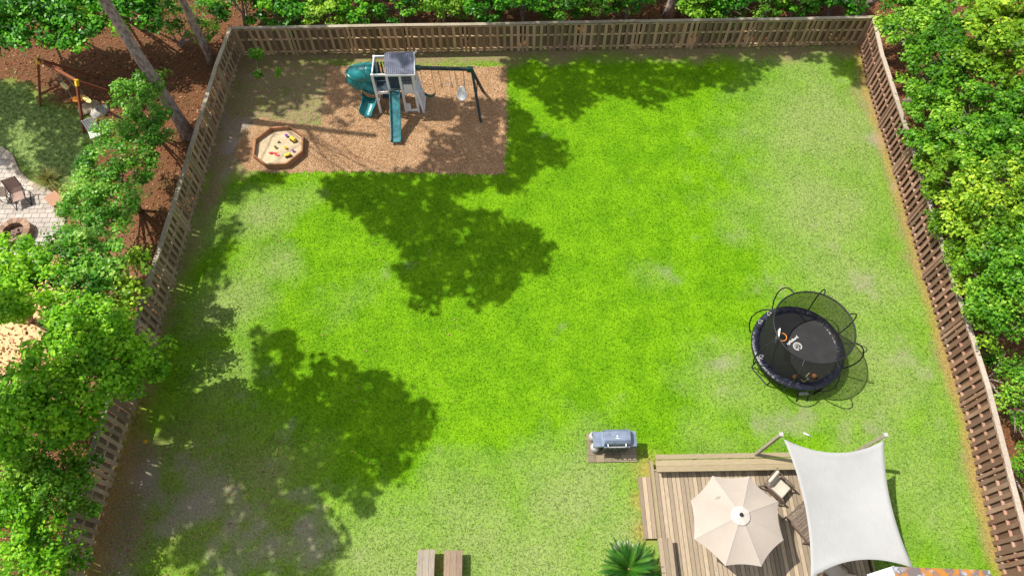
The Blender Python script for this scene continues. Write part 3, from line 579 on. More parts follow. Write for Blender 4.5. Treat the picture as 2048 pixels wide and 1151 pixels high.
# ---------------------------------------------------------------- trampoline
tc = at(1596, 693, .75); rp = 1.66; TR = thing('trampoline', 'round black trampoline with tall net enclosure on the right of the lawn', 'trampoline', (tc[0], tc[1], 0))
rc = at(1629, 653, 2.38); RR = abs(at(1709.5, 653, 2.38)[0]-at(1549, 653, 2.38)[0])/2; RR = float(RR)
mb = MB(); mb.lathe((tc[0], tc[1], 0), [(1.36, .72), (1.40, .765), (1.52, .785), (1.63, .77), (rp, .735), (rp, .70), (1.5, .71), (1.36, .70)], 64)
mb.f = [f for f in mb.f if len(f) == 4]; mb.build('safety_pad', M['padm'], TR, smooth=True)
mb = MB(); mb.lathe((tc[0], tc[1], 0), [(0, .715), (.7, .716), (1.36, .725)], 64); mb.f = [f for f in mb.f if len(f) == 4]; mat_o = mb.build('jump_mat', M['mat'], TR)
mb = MB(); mb.lathe((tc[0], tc[1], 0), [(1.57, .70), (1.57, .40)], 64); mb.f = [f for f in mb.f if len(f) == 4]; mb.build('skirt_net', M['net'], TR)
mb = MB(); mb.tube([(tc[0]+1.6*math.cos(a), tc[1]+1.6*math.sin(a), .68) for a in np.linspace(0, 2*math.pi, 48, endpoint=False)], .03, 8, closed=True); mb.build('frame_ring', M['black'], TR)
for i in range(4):
    a0 = .55+i*math.pi/2; mb = MB(); pts = []
    for s, z in ((-.26, .66), (-.26, .06), (-.22, .03), (.22, .03), (.26, .06), (.26, .66)): pts.append((tc[0]+1.62*math.cos(a0+s), tc[1]+1.62*math.sin(a0+s), z))
    mb.tube(pts, .025, 8); mb.build('leg', M['black'], TR)
mb = MB(); mb.tube([(rc[0]+RR*math.cos(a), rc[1]+RR*math.sin(a), 2.38) for a in np.linspace(0, 2*math.pi, 48, endpoint=False)], .028, 8, closed=True); mb.build('top_ring', M['black'], TR)
# net wall: bellies out between the mat edge and the ring
mb = MB(); N = 64; rows = [(0, .76), (.25, 1.1), (.5, 1.55), (.75, 2.0), (1, 2.38)]; vs = []
for t, z in rows:
    r_ = 1.38+(RR-1.38)*t+.04*math.sin(math.pi*t); cx = tc[0]+(rc[0]-tc[0])*t; cy = tc[1]+(rc[1]-tc[1])*t
    for k in range(N): a = 2*math.pi*k/N; vs.append((cx+r_*math.cos(a), cy+r_*math.sin(a), z))
mb.add(vs, [(i*N+k, i*N+(k+1) % N, (i+1)*N+(k+1) % N, (i+1)*N+k) for i in range(4) for k in range(N)], .5); mb.build('safety_net', M['net'], TR, smooth=True)
for i in range(8):
    a = .32+i*math.pi/4; ca, sa = math.cos(a), math.sin(a); mb = MB(); pts = []
    for r_, z in ((1.66, .45), (1.76, .62), (1.88, 1.0), (1.93, 1.45), (1.88, 1.85), (1.76, 2.15), (1.58, 2.34), (RR, 2.40)):
        t = min(1, max(0, (z-.75)/1.63)); pts.append((tc[0]+(rc[0]-tc[0])*t+r_*ca, tc[1]+(rc[1]-tc[1])*t+r_*sa, z))
    mb.tube(pts, .024, 8); mb.build('net_pole', M['black'], TR)
def text_part(txt, size, org, xdir, name, mat, parent, ext=.002, centre=True):
    cu = bpy.data.curves.new(name, 'FONT'); cu.body = txt; cu.size = size; cu.extrude = ext; cu.offset = size*.008
    if centre: cu.align_x = 'CENTER'; cu.align_y = 'CENTER'
    ob = bpy.data.objects.new(name, cu); C.objects.link(ob); dg = bpy.context.evaluated_depsgraph_get(); me = bpy.data.meshes.new_from_object(ob.evaluated_get(dg)); bpy.data.objects.remove(ob)
    an = math.atan2(xdir[1], xdir[0]); me.transform(Matrix.Translation(Vector(org)-Vector(parent.location)) @ Matrix.Rotation(an, 4, 'Z')); me.materials.clear(); me.materials.append(mat)
    o = bpy.data.objects.new(name, me); C.objects.link(o); o.parent = parent; return o
pa, pb = at(1597, 672.5, .735), at(1573, 689.5, .735); xd = (pb-pa)[:2]; xd = xd/np.hypot(*xd); up_ = np.array([-xd[1], xd[0]])
text_part('jumpzylla', .15, tuple(((pa+pb)/2)[:2])+(.735,), xd, 'brand_lettering', M['white_metal'], TR)
lc = at(1595, 692, .735); mb = MB()
def arc2(cx, cy, r0, r1, a0, a1, z, n=24):
    vs = []; [vs.extend([(cx+r_*math.cos(a), cy+r_*math.sin(a), z) for r_ in (r0, r1)]) for a in np.linspace(a0, a1, n)]
    mb.add(vs, [(i*2, i*2+1, i*2+3, i*2+2) for i in range(n-1)], .5)
arc2(lc[0], lc[1], .115, .165, -.9, 4.9, .738); arc2(lc[0], lc[1], .08, .098, .3, 3.6, .738); arc2(lc[0]-.01, lc[1]+.01, .045, .06, -1, 3.8, .738); mb.bar((lc[0]-.03, lc[1]-.10, .738), (lc[0]+.07, lc[1]-.05, .738), .025, .002); mb.bar((lc[0]-.06, lc[1]-.02, .738), (lc[0]+.04, lc[1]-.01, .738), .018, .002); mb.build('round_emblem', M['chain'], TR)
mb = MB()
for px, py in ((1521, 643), (1523, 713), (1539, 627)):
    q = at(px, py, .80); arc2(q[0], q[1], .07, .085, 0, 5.2, .80, 14); mb.bar((q[0]-.09, q[1]-.07, .80), (q[0]+.10, q[1]+.05, .80), .015, .002)
mb.build('pad_emblems', M['chain'], TR)
q = at(1553, 672, 1.95); mb = MB(); mb.box((q[0]+.02, q[1], 2.0), (.04, .42, .34), rz=-.35, tint=.5); hb = mb.build('hoop_board', M['white_metal'], TR)
mb = MB(); mb.tube([(q[0]+.2+.15*math.cos(a), q[1]-.02+.15*math.sin(a), 1.93) for a in np.linspace(0, 2*math.pi, 20, endpoint=False)], .013, 6, closed=True); mb.build('hoop', M['orange'], TR)
lx = at(1609, 790, .3); LD = mb = MB()
for sgn in (-1, 1): mb.bar((lx[0]+sgn*.19+.05, lx[1]+.42, .68), (lx[0]+sgn*.19-.03, lx[1]-.12, 0), .03, .03)
mb.build('ladder_rail', M['black'], TR)
for t in (.3, .62): mb = MB(); mb.box((lx[0]+.05-.08*t, lx[1]+.42-.54*t, .68*(1-t)), (.36, .10, .03), tint=.5); mb.build('ladder_step', M['chain'], TR)
mb = MB(); e = [at(x, y, z) for x, y, z in ((1619, 745, 1.0), (1612, 752, .9), (1617, 757, .85), (1608, 763, .8), (1602, 758, .8))]; mb.tube(e, .012, 5); mb.build('entrance_cord', M['paleyellow'], TR)
for px, py, lb in ((1590, 753, 'dull orange ball on the trampoline mat, left of the net opening'), (1629, 751, 'bright orange ball on the trampoline mat, right of the net opening')):
    c = at(px, py, .84); b = thing('play_ball', lb, 'ball', (c[0], c[1], .735)); mb = MB(); mb.lathe((c[0], c[1], .735+.088), [(.088*math.sin(a)+1e-5, -.088*math.cos(a)) for a in np.linspace(0, math.pi, 12)], 16); mb.build('shell', M['ball'], b, smooth=True)

# ---------------------------------------------------------------- grill on its wooden pad
GP = thing('grill_pad', 'low square-planked wooden pad under the grill', 'wooden pad', (3.34, 6.88, 0))
mb = MB()
for i in range(6):
    for j in range(4): mb.box((2.5+.142+i*.284, 6.37+.127+j*.254, .035), (.276, .246, .05))
mb.build('planks', M['pad'], GP)
G_ = thing('gas_grill', 'stainless steel gas grill with side shelves standing on the lawn', 'grill', (3.36, 6.95, .06))
mb = MB(); mb.box((3.42, 6.93, .46), (.86, .46, .62)); mb.build('cabinet', M['steel_dark'], G_)
mb = MB(); [mb.bar((3.22+dx, 6.695, .20), (3.22+dx, 6.695, .72), .02, .02) for dx in (.16, .24)]; mb.build('door_handle', M['steel'], G_)
lid_p = [(6.695, .92), (6.69, 1.03), (6.72, 1.10), (6.80, 1.17), (7.10, 1.20), (7.17, 1.16), (7.19, 1.05), (7.19, .92)]
mb = MB(); n_ = len(lid_p); vs = [(2.99, y, z) for y, z in lid_p]+[(3.86, y, z) for y, z in lid_p]; mb.add(vs, [tuple(range(n_)), tuple(range(2*n_-1, n_-1, -1))]+[(i, n_+i, n_+(i+1) % n_, (i+1) % n_) for i in range(n_)], .5); lid = mb.build('lid', M['steel'], G_)
mb = MB(); hy = 6.60; mb.tube([(3.10, 6.72, 1.06), (3.11, 6.62, 1.05), (3.15, hy, 1.05), (3.66, hy, 1.05), (3.70, 6.62, 1.05), (3.71, 6.72, 1.06)], .014, 8); mb.build('handle', M['chain'], lid, base=None)
mb = MB(); mb.lathe((3.42, 6.93, 1.185), [(.03, 0), (.03, .012)], 10); mb.box((3.42, 6.86, 1.183), (.12, .018, .01), rx=.1); mb.build('emblem', M['white_metal'], lid)
for xa, xb in ((2.63, 2.985), (3.865, 4.09)):
    mb = MB(); mb.box(((xa+xb)/2, 6.93, .90), (xb-xa, .50, .035), tint=.5); mb.box(((xa+xb)/2, 6.675, .865), (xb-xa, .018, .09), tint=.5); mb.build('side_shelf', M['steel'], G_)
mb = MB(); mb.box((3.42, 6.655, .85), (.87, .05, .13)); pn = mb.build('control_panel', M['steel'], G_)
for i in range(5): mb = MB(); mb.tube([(3.1+i*.16, 6.63, .85), (3.1+i*.16, 6.59, .85)], .03, 10); mb.build('knob', M['rubber'], pn)
for dx, dy in ((-.38, -.19), (.38, -.19), (-.38, .19), (.38, .19)): mb = MB(); mb.tube([(3.42+dx, 6.93+dy-.02, .11), (3.42+dx, 6.93+dy+.02, .11)], .05, 12); mb.build('wheel', M['rubber'], G_)
def tank(px, py, z, label):
    c = at(px, py, z); t = thing('gas_cylinder', label, 'gas cylinder', (c[0], c[1], .06), 0, 'gas cylinders beside the grill'); mb = MB()
    mb.lathe((0, 0, 0), [(.10, 0), (.11, .03), (.15, .07), (.155, .14), (.155, .28), (.14, .34), (.08, .38), (0, .39)], 20); mb.build('cylinder', M['tank'], t, smooth=True, local=True)
    mb = MB(); mb.lathe((0, 0, 0), [(.085, .36), (.09, .45), (.08, .45), (.075, .36)], 12); mb.f = [f for f in mb.f if len(f) == 4]; mb.build('collar', M['tank'], t, local=True)
    mb = MB(); mb.box((0, 0, .41), (.05, .05, .07)); mb.tube([(0, 0, .42), (.12, -.03, .42), (.26, -.05, .35), (.34, .05, .3)], .015, 6); mb.build('valve', M['rubber'], t, local=True)
tank(1190, 893, .35, 'pale gas cylinder with black hose in front of the left grill shelf'); tank(1187, 871, .35, 'pale gas cylinder half hidden behind the left grill shelf')

# ---------------------------------------------------------------- deck with its benches, umbrella, seats
DK = thing('wooden_deck', 'pale weathered timber deck at the lower right of the lawn', 'deck', (7.6, 3., 0))
mb = MB(); x = 4.68; bw = .14
while x < 11.1: mb.box((x+bw/2, 2.8, .285), (bw-.016, 6.3, .03)); x += bw
mb.build('deck_boards', M['deck'], DK)
mb = MB(); mb.box((4.60, 2.83, .20), (.05, 6.98, .23)); mb.box((11.26, 2.83, .20), (.05, 6.98, .23)); mb.box((7.93, 6.0, .20), (6.6, .05, .23)); mb.box((4.625, 2.83, .32), (.10, 6.95, .03)); mb.build('rim_board', M['deck_x'], DK)
mb = MB(); 
for i in range(3): mb.box((4.20+i*.145, 4.82, .155), (.135, 1.98, .04))
mb.box((4.36, 4.82, .07), (.40, 1.9, .12)); mb.build('step', M['deck'], DK)
BN = thing('deck_bench', 'long timber bench built along the far edge of the deck', 'bench', (7.1, 6.1, .3))
for y, z, w_ in ((6.31, .80, .16), (6.12, .745, .19), (5.925, .745, .19)): mb = MB(); mb.box((7.2, y, z), (5.05, w_, .045)); mb.build('plank', M['deck_x'], BN)
for i in range(5): mb = MB(); mb.box((4.85+i*1.17, 6.1, .50), (.09, .36, .44)); mb.build('leg', M['post'], BN)
B2 = thing('deck_bench', 'short timber bench on the left edge of the deck, beside the spiky palm', 'bench', (4.7, 2.4, .3))
for x in (4.57, 4.72, 4.87): mb = MB(); mb.box((x-.03, 2.45, .745), (.14, 2.6, .045)); mb.build('plank', M['deck'], B2)
for y in (3.6, 2.5, 1.4): mb = MB(); mb.box((4.69, y, .51), (.30, .09, .42)); mb.build('leg', M['post'], B2)
# umbrella
tips = [at(x, y, 2.3) for x, y in [(1424.6, 950.8), (1498, 951.7), (1556, 1001.7), (1567, 1078.8), (1522.4, 1132), (1450.5, 1130.5), (1387.9, 1077.3), (1381.5, 999.7)]]
uc = np.array([6.58, 4.02]); U = thing('patio_umbrella', 'open octagonal beige patio umbrella over the deck', 'umbrella', (uc[0], uc[1], .3))
ctr = np.array([uc[0], uc[1], 2.78])
mb = MB(); K = 7; NS = 8
def canopy_pt(i, s, t):    # i panel, s across panel 0..1, t from peak 0..1
    a, b = tips[i], tips[(i+1) % 8]; e = a+(b-a)*s; inn = 1-.09*4*s*(1-s)*.5
    p = ctr+(e-ctr)*t*(1-(1-inn)*t); p[2] = 2.78-(2.78-2.3)*(t**1.12)-.035*4*s*(1-s)*t; return p
for i in range(8):
    vs = [canopy_pt(i, k/NS, .12+(.88*j/K)) for j in range(K+1) for k in range(NS+1)]
    mb.add(vs, [(j*(NS+1)+k, j*(NS+1)+k+1, (j+1)*(NS+1)+k+1, (j+1)*(NS+1)+k) for j in range(K) for k in range(NS)], .5)
mb.build('canopy', M['umbrella'], U)
mb = MB()
for i in range(8):
    a = canopy_pt(i, 0, .0); b = canopy_pt(i, 0, 1.0); pts = [canopy_pt(i, 0, t)+np.array([0, 0, .006]) for t in (.12, .4, .7, 1.)]; mb.tube(pts, .008, 5)
mb.build('seams', M['umbrella_vent'], U)
mb = MB(); vs = [ctr+np.array([0, 0, .06])]; 
for i in range(16):
    p = canopy_pt(i//2, .5*(i % 2), .215 if i % 2 else .20); p = p+np.array([0, 0, .05]); vs.append(p)
mb.add(vs, [(0, 1+i, 1+(i+1) % 16) for i in range(16)], .5); mb.build('vent_flap', M['umbrella_vent'], U)
mb = MB(); mb.lathe((uc[0], uc[1], 2.84), [(.055, 0), (.06, .03), (.035, .07), (0, .08)], 14); mb.build('finial', M['black'], U, smooth=True)
mb = MB(); mb.tube([(uc[0], uc[1], .3), (uc[0], uc[1], 2.8)], .024, 10); mb.build('pole', M['chairframe'], U)
for i in range(8): mb = MB(); a = canopy_pt(i, 0, .1); b = canopy_pt(i, 0, 1.0); mb.tube([(a[0], a[1], a[2]-.03), (b[0], b[1], b[2]-.02)], .01, 5); mb.build('rib', M['chairframe'], U)
mb = MB(); mb.lathe((uc[0], uc[1], .3), [(.24, 0), (.24, .05), (.08, .08), (.05, .3)], 20); mb.build('base', M['black'], U)
c0 = canopy_pt(7, .6, .6); mb = MB(); mb.tube([c0+np.array([-.12, -.02, .02]), c0+np.array([0, -.01, .035]), c0+np.array([.06, .05, .02])], .008, 5); mb.tube([c0+np.array([-.08, .04, .02]), c0+np.array([.05, .03, .03])], .006, 5); mb.build('tie_strap', M['cushion'], U)
# cushioned chair
def patio_chair(px, py, heading, label):
    c = at(px, py, .62); t = thing('patio_chair', label, 'chair', (c[0], c[1], .3), heading, 'cushioned patio chairs on the deck'); b = lambda mb, n, m_, par=t: mb.build(n, m_, par, local=True)
    mb = MB(); mb.box((.04, 0, .40), (.56, .52, .12), ry=.05); o = b(mb, 'seat_cushion', M['cushion']); bv = o.modifiers.new('b', 'BEVEL'); bv.width = .04; bv.segments = 3
    mb = MB(); mb.box((-.27, 0, .64), (.13, .52, .5), ry=-.32); o = b(mb, 'back_cushion', M['cushion']); bv = o.modifiers.new('b', 'BEVEL'); bv.width = .05; bv.segments = 3
    for s in (-1, 1):
        mb = MB(); mb.bar((-.40, s*.31, .62), (.38, s*.31, .58), .06, .035); b(mb, 'armrest', M['chairframe'])
        mb = MB(); mb.bar((.32, s*.31, .56), (.42, s*.31, 0), .045, .035); b(mb, 'leg', M['chairframe'])
        mb = MB(); mb.bar((-.30, s*.31, .6), (-.42, s*.31, 0), .045, .035); b(mb, 'leg', M['chairframe'])
    mb = MB(); mb.box((0, 0, .31), (.66, .58, .04)); mb.bar((-.29, -.28, .35), (-.29, .28, .35), .04, .04); b(mb, 'frame', M['chairframe']); mb = MB(); mb.bar((-.40, -.31, .86), (-.40, .31, .86), .035, .035); b(mb, 'top_rail', M['chairframe']); return t
patio_chair(1554, 974, -.83, 'beige cushioned patio chair between the umbrella and the white sail')
patio_chair(1672, 1150, 2.3, 'cushioned patio chair mostly hidden under the near edge of the sail')
A_, B_, C_ = at(1571, 1031, .75), at(1604, 1003, .75), at(1621, 1075, .75); u = (B_-A_)/np.linalg.norm(B_-A_); v_ = np.array([u[1], -u[0], 0]); Lw = .80; Ll = 1.0
TB = thing('slatted_table', 'dark slatted wooden table half under the left edge of the sail', 'table', (A_[0]+u[0]*Lw/2+v_[0]*Ll/2, A_[1]+u[1]*Lw/2+v_[1]*Ll/2, .3))
mb = MB()
for i in range(11): p = A_+v_*(.06+i*.088); mb.bar(p+u*.02, p+u*(Lw-.02), .07, .025)
mb.build('tabletop', M['old_wood_x'], TB); mb = MB(); 

for a, b in ((A_, A_+v_*Ll), (A_+u*Lw, A_+u*Lw+v_*Ll)): mb = MB(); mb.bar(a-[0, 0, .03], b-[0, 0, .03], .05, .05); mb.build('side_rail', M['chairframe'], TB)
for a in (A_+u*.05+v_*.05, A_+u*(Lw-.05)+v_*.05, A_+u*.05+v_*(Ll-.05), A_+u*(Lw-.05)+v_*(Ll-.05)): mb = MB(); mb.bar((a[0]-.06*u[0], a[1]-.06*u[1], .3), (a[0], a[1], .70), .04, .04); mb.build('leg', M['chairframe'], TB)

# shade sail and posts
def sailpost(top, vis, name_lab):
    t = np.array(at(*top, 2.72)); b = at(*vis) ; d = (b-t); s = (0-t[2])/d[2]; f = t+d*s
    r = thing('sail_post', name_lab, 'post', (f[0], f[1], 0), 0, 'leaning posts that hold the shade sail'); mb = MB(); mb.bar(f-[0, 0, 0], t, .10, .10); mb.build('post', M['post'], r); mb = MB(); q = t; mb.box((q[0], q[1], q[2]+.02), (.12, .12, .05)); mb.build('cap', M['chain'], r); return t
t1 = sailpost((1562, 868), (1506, 912, .62), 'leaning grey timber sail post behind the deck bench')
t2 = sailpost((1771, 869), (1722, 897, 1.5), 'leaning timber sail post on the lawn, right of the deck')
cs = [at(1567, 877, 2.6), at(1768, 879, 2.6), at(1825, 1136, 2.55), at(1621, 1156, 2.6)]
SL = thing('shade_sail', 'large white four-cornered shade sail over the right half of the deck', 'shade sail', (9.8, 4.3, .3))
mb = MB(); N = 24; vs = []
bow = lambda t: 4*t*(1-t)
for j in range(N+1):
    for i in range(N+1):
        s, t = i/N, j/N; p = (1-t)*((1-s)*cs[0]+s*cs[1])+t*((1-s)*cs[3]+s*cs[2])
        ex = cs[1]-cs[0]; ey = cs[3]-cs[0]; ex = ex/np.linalg.norm(ex); ey = ey/np.linalg.norm(ey)
        p = p+ey*(.42*bow(s)*(1-t)-.36*bow(s)*t)+ex*(.27*bow(t)*(1-s)-.20*bow(t)*s); p[2] = 2.6-.16*bow(s)*bow(t)**.5-.05*bow(t); vs.append(p)
mb.add(vs, [(j*(N+1)+i, j*(N+1)+i+1, (j+1)*(N+1)+i+1, (j+1)*(N+1)+i) for j in range(N) for i in range(N)], .5); o = mb.build('cloth', M['sail'], SL, smooth=True); o.modifiers.new('s', 'SOLIDIFY').thickness = .006
for a, b in ((cs[0], t1), (cs[1], t2)): mb = MB(); mb.tube([a, b-[0, 0, .06]], .012, 6); mb.build('cord', M['chain'], SL)
# house corner
HS = thing('house_corner', 'corner of a house with white siding and a blotched metal roof at the lower right', 'house', (*at(1800, 1160, 0)[:2], 0))
q0, q1 = at(1786, 1132, 3.0), at(1979, 1139, 3.0); q2, q3 = at(1992, 1185, 3.0), at(1806, 1185, 3.0)
mb = MB(); mb.prism([q3, q2, q1, q0], 2.93, 3.0); mb.build('metal_roof', M['blotched'], HS)
mb = MB(); w0, w1 = at(1735, 1150, 2.75), at(1788, 1133, 2.75)
for i in range(9):
    a = w0+[0, -.07*i, 0]; b = w1+[.02*0, -.07*i, 0]; mb.bar((a[0], a[1], 2.75-.0*i), (b[0], b[1], 2.75), .062, .04, tint=.5)
mb.build('siding', M['siding'], HS); mb = MB(); mb.prism([q3+[.1, .05, 0], q2+[-.1, .05, 0], q1+[-.1, -.14, 0], q0+[.1, -.14, 0]], 0, 2.9); mb.build('wall', M['siding'], HS)

# picnic benches at the bottom edge
def slat_bench(px0, px1, pyy, mat, label):
    a, b = at(px0, pyy, .45), at(px1, pyy+1, .45); wd = b[0]-a[0]; cx = (a[0]+b[0])/2; t = thing('wooden_bench', label, 'bench', (cx, a[1]-1, 0), 0, 'pair of plank benches')
    mb = MB(); 
    for i in range(3): mb.box((cx+(i-1)*wd/3, a[1]-1+random.uniform(-.01, .01), .43), (wd/3-.008, 2, .04))
    mb.build('seat', mat, t)
    for dy in (-.75, .75):
        for s in (-1, 1): mb = MB(); mb.box((cx+s*(wd/2-.07), a[1]-1+dy, .205), (.08, .09, .41)); mb.build('leg', mat, t)
slat_bench(835, 870, 1098, M['old_wood'], 'greyer plank bench on the lawn, left one of the pair at the bottom edge')
slat_bench(889, 925, 1100, M['old_wood_brown'], 'browner plank bench on the lawn, right one of the pair at the bottom edge')

# sago palm
pc = at(1258, 1136, .7); SP = thing('sago_palm', 'spiky dark green sago palm at the left edge of the deck', 'palm', (pc[0], pc[1], 0))
mb = MB(); mb.tube([(pc[0], pc[1], 0), (pc[0], pc[1], .55)], [.2, .16], 12); mb.build('trunk', M['bark'], SP); mb = MB(); mb.lathe((pc[0], pc[1], .52), [(.09, 0), (.08, .08), (.03, .13), (0, .14)], 12); mb.build('heart', M['cone'], SP, smooth=True)
M['sago'] = leafmat('sago_leaf', (.010, .045, .005), (.025, .12, .010), (.12, .28, .03), .12, .3)
VV = []; TT = []
for i in range(58):
    az = i*2.399963; el = .15+1.05*((i % 12)/12.)+random.uniform(-.08, .08); L = random.uniform(.85, 1.12); p = np.array([pc[0], pc[1], .6]); h0 = np.array([math.cos(az), math.sin(az), 0]); sd = np.array([-math.sin(az), math.cos(az), 0]); n_ = 26
    ti = random.random()
    for k in range(n_):
        t = (k+1)/n_; e = el-.9*t*t; p2 = p+(h0*math.cos(e)+np.array([0, 0, 1])*math.sin(e))*L/n_
        upv = np.array([0, 0, 1])*math.cos(e)-h0*math.sin(e)
        VV += [p, p+sd*.008, p2+sd*.006, p2]; TT += [.9]*4
        ll = .105*math.sin(math.pi*min(1, t*.95+.12))**.6+.02
        for s in (-1, 1): q = p+(p2-p)*.5; tip = q+sd*s*ll*.8+(p2-p)/np.linalg.norm(p2-p)*ll*.75+upv*ll*.28; VV += [q-(p2-p)*.62, q+(p2-p)*.45, tip, tip-(p2-p)*.3]; TT += [ti*.8+.15*random.random()]*4
        p = p2
VV = np.array(VV); npmesh('fronds', VV, np.arange(len(VV)).reshape(-1, 4), TT, M['sago'], SP, base=(pc[0], pc[1], 0))
# sprinkler-like white scrap and yellow leaf
c = at(1613, 869); t = thing('sprinkler_head', 'small white object lying on the grass behind the sail', 'sprinkler', c, -.5); mb = MB(); mb.tube([(-.13, 0, .04), (0, 0, .05), (.12, 0, .03)], [.03, .035, .018], 8); mb.build('body', M['white_metal'], t, local=True, smooth=True); mb = MB(); mb.tube([(.12, 0, .03), (.2, 0, .012)], .01, 6); mb.build('spike', M['chain'], t, local=True)
c = at(294, 884); mb = MB(); [mb.add([(0, 0, .10), (.06*math.cos(a-.4), .06*math.sin(a-.4), .11), (.09*math.cos(a), .09*math.sin(a), .09), (.06*math.cos(a+.4), .06*math.sin(a+.4), .11)], [(0, 1, 2, 3)]) for a in (0, 1.3, 2.6, 3.8, 5.1)]; lf = mb.build('fallen_leaf', M['leafyellow']); lf.location = tuple(c); tag(lf, 'bright orange-yellow leaf lying on the shaded lower left lawn', 'leaf')

# ---------------------------------------------------------------- neighbour's yard
mb = MB(); mb.add([(p[0], p[1], .012) for p in patio_poly], [tuple(range(len(patio_poly)))]); po = mb.build('patio', M['pavers']); tag(po, kind='structure')
pe = pxp([(-60, 285), (0, 297), (22, 312), (36, 345), (58, 366), (95, 383), (118, 405), (128, 440), (118, 470), (90, 492)])
mb = MB(); 
for a, b in zip(pe, pe[1:]):
    k = max(1, int(np.hypot(*(b-a))/.3))
    for i in range(k): p = a+(b-a)*i/k; q = a+(b-a)*(i+.93)/k; mb.bar((p[0], p[1], .03), (q[0], q[1], .03), .2, .08)
m = NM('edging_stone'); t = m.attr('tint').outputs['Fac']; g = m.noise(5, 4); M['edge'] = m.col(m.scale(m.mix(m.rng(g, .3, .7), (.46, .39, .31), (.35, .29, .23)), m.math('ADD', m.math('MULTIPLY', t, .4), .8)), .9, .1)
eo = mb.build('patio_edging', M['edge']); tag(eo, kind='structure')
fc = at(26, 462, .32); FP = thing('fire_pit', 'round brown stone fire pit on the paver patio', 'fire pit', (fc[0], fc[1], 0)); 
for row in range(2):
    mb = MB()
    for i in range(18):
        a0 = 2*math.pi*(i+.5*row)/18+.01; a1 = a0+2*math.pi/18-.02; z0 = .015+row*.165; z1 = z0+.155; ro, ri = .66, .42
        q = [(fc[0]+r_*math.cos(a), fc[1]+r_*math.sin(a)) for r_, a in ((ro, a0), (ro, (a0+a1)/2), (ro, a1), (ri, a1), (ri, a0))]; mb.prism(q, z0, z1)
    mb.build('stone_ring', M['pit'], FP)
mb = MB(); mb.lathe((fc[0], fc[1], 0), [(.43, .08), (.2, .12), (0, .14)], 16); mb.build('ash_bed', M['ash'], FP)
mb = MB(); [mb.tube([(fc[0]+.25*math.cos(a), fc[1]+.25*math.sin(a), .15), (fc[0]-.2*math.cos(a+.5), fc[1]-.2*math.sin(a+.5), .22)], .035, 7) for a in (.3, 1.5, 2.6)]; mb.build('logs', M['ash'], FP)
# sling chair
c = at(37, 392, .35); SC = thing('sling_chair', 'brown sling chair with black metal frame beside the fire pit', 'chair', (c[0], c[1], .012), -1.15); b = lambda mb, n, m_: mb.build(n, m_, SC, local=True)
mb = MB(); prof = [(.30, .40), (.0, .37), (-.20, .38), (-.30, .55), (-.48, .98)]; vs = [(x, s*.26, z) for x, z in prof for s in (-1, 1)]; mb.add(vs, [(i*2, i*2+1, i*2+3, i*2+2) for i in range(4)], .5); o = b(mb, 'sling', M['sling']); o.modifiers.new('s', 'SOLIDIFY').thickness = .015
for s in (-1, 1):
    mb = MB(); mb.tube([(x, s*.27, z+.01) for x, z in prof], .016, 7); b(mb, 'side_rail', M['black'])
    mb = MB(); mb.tube([(-.34, s*.31, .66), (.1, s*.33, .62), (.32, s*.33, .56), (.30, s*.31, .40)], .016, 7); b(mb, 'armrest', M['black'])
    mb = MB(); mb.tube([(.28, s*.29, .40), (.42, s*.30, .02), (-.40, s*.30, .02), (-.2, s*.29, .38)], .016, 7); b(mb, 'leg', M['black'])
c = at(5, 383, .45); ST = thing('side_table', 'small slatted table at the left edge beside the sling chair', 'table', (c[0], c[1], .012)); mb = MB()
for i in range(5): mb.box((c[0]-.2+i*.1, c[1], .44), (.085, .5, .025))
mb.build('tabletop', M['old_wood_x'], ST); 
for s in (-1, 1):
    for s2 in (-1, 1): mb = MB(); mb.bar((c[0]+s*.2, c[1]+s2*.2, .43), (c[0]+s*.22, c[1]+s2*.22, .012), .03, .03); mb.build('leg', M['black'], ST)
# planter + ornamental grass
c = at(108, 398, .3); PL = thing('planter_box', 'low tan timber planter at the patio edge', 'planter', (c[0], c[1], 0)); mb = MB(); rz = -.75
mb.box((c[0], c[1], .16), (.62, .45, .3), rz=rz); mb.build('box', M['crate'], PL); mb = MB(); mb.box((c[0], c[1], .325), (.7, .53, .03), rz=rz); mb.build('lid', M['crate'], PL)
def strands(name, c, n, L, mat, parent, spread=1.1, wd=.02, seg=5):
    V_ = []; t_ = []
    for i in range(n):
        az = random.uniform(0, 6.283); el = random.uniform(.45, 1.5); l = L*random.uniform(.7, 1.1); p = np.array([c[0]+random.gauss(0, .04), c[1]+random.gauss(0, .04), c[2]]); h = np.array([math.cos(az), math.sin(az), 0]); sd = np.array([-math.sin(az), math.cos(az), 0]); ti = random.random()
        for k in range(seg):
            e = el-spread*((k+1)/seg)**1.5; p2 = p+(h*math.cos(e)+np.array([0, 0, 1.])*math.sin(e))*l/seg; w0 = wd*(1-k/seg)+.003; w1 = wd*(1-(k+1)/seg)+.002
            V_ += [p-sd*w0/2, p+sd*w0/2, p2+sd*w1/2, p2-sd*w1/2]; t_ += [ti]*4; p = p2
    V_ = np.array(V_); return npmesh(name, V_, np.arange(len(V_)).reshape(-1, 4), t_, mat, parent, base=parent.location)
M['orn'] = leafmat('ornamental_grass_leaf', (.11, .13, .02), (.25, .27, .05), (.50, .44, .14), .25)
c = at(94, 357, .2); OG = thing('ornamental_grass', 'tuft of arching yellow-green grass at the patio edge', 'plant', (c[0], c[1], 0)); strands('blades', (c[0], c[1], 0.02), 260, .85, M['orn'], OG)
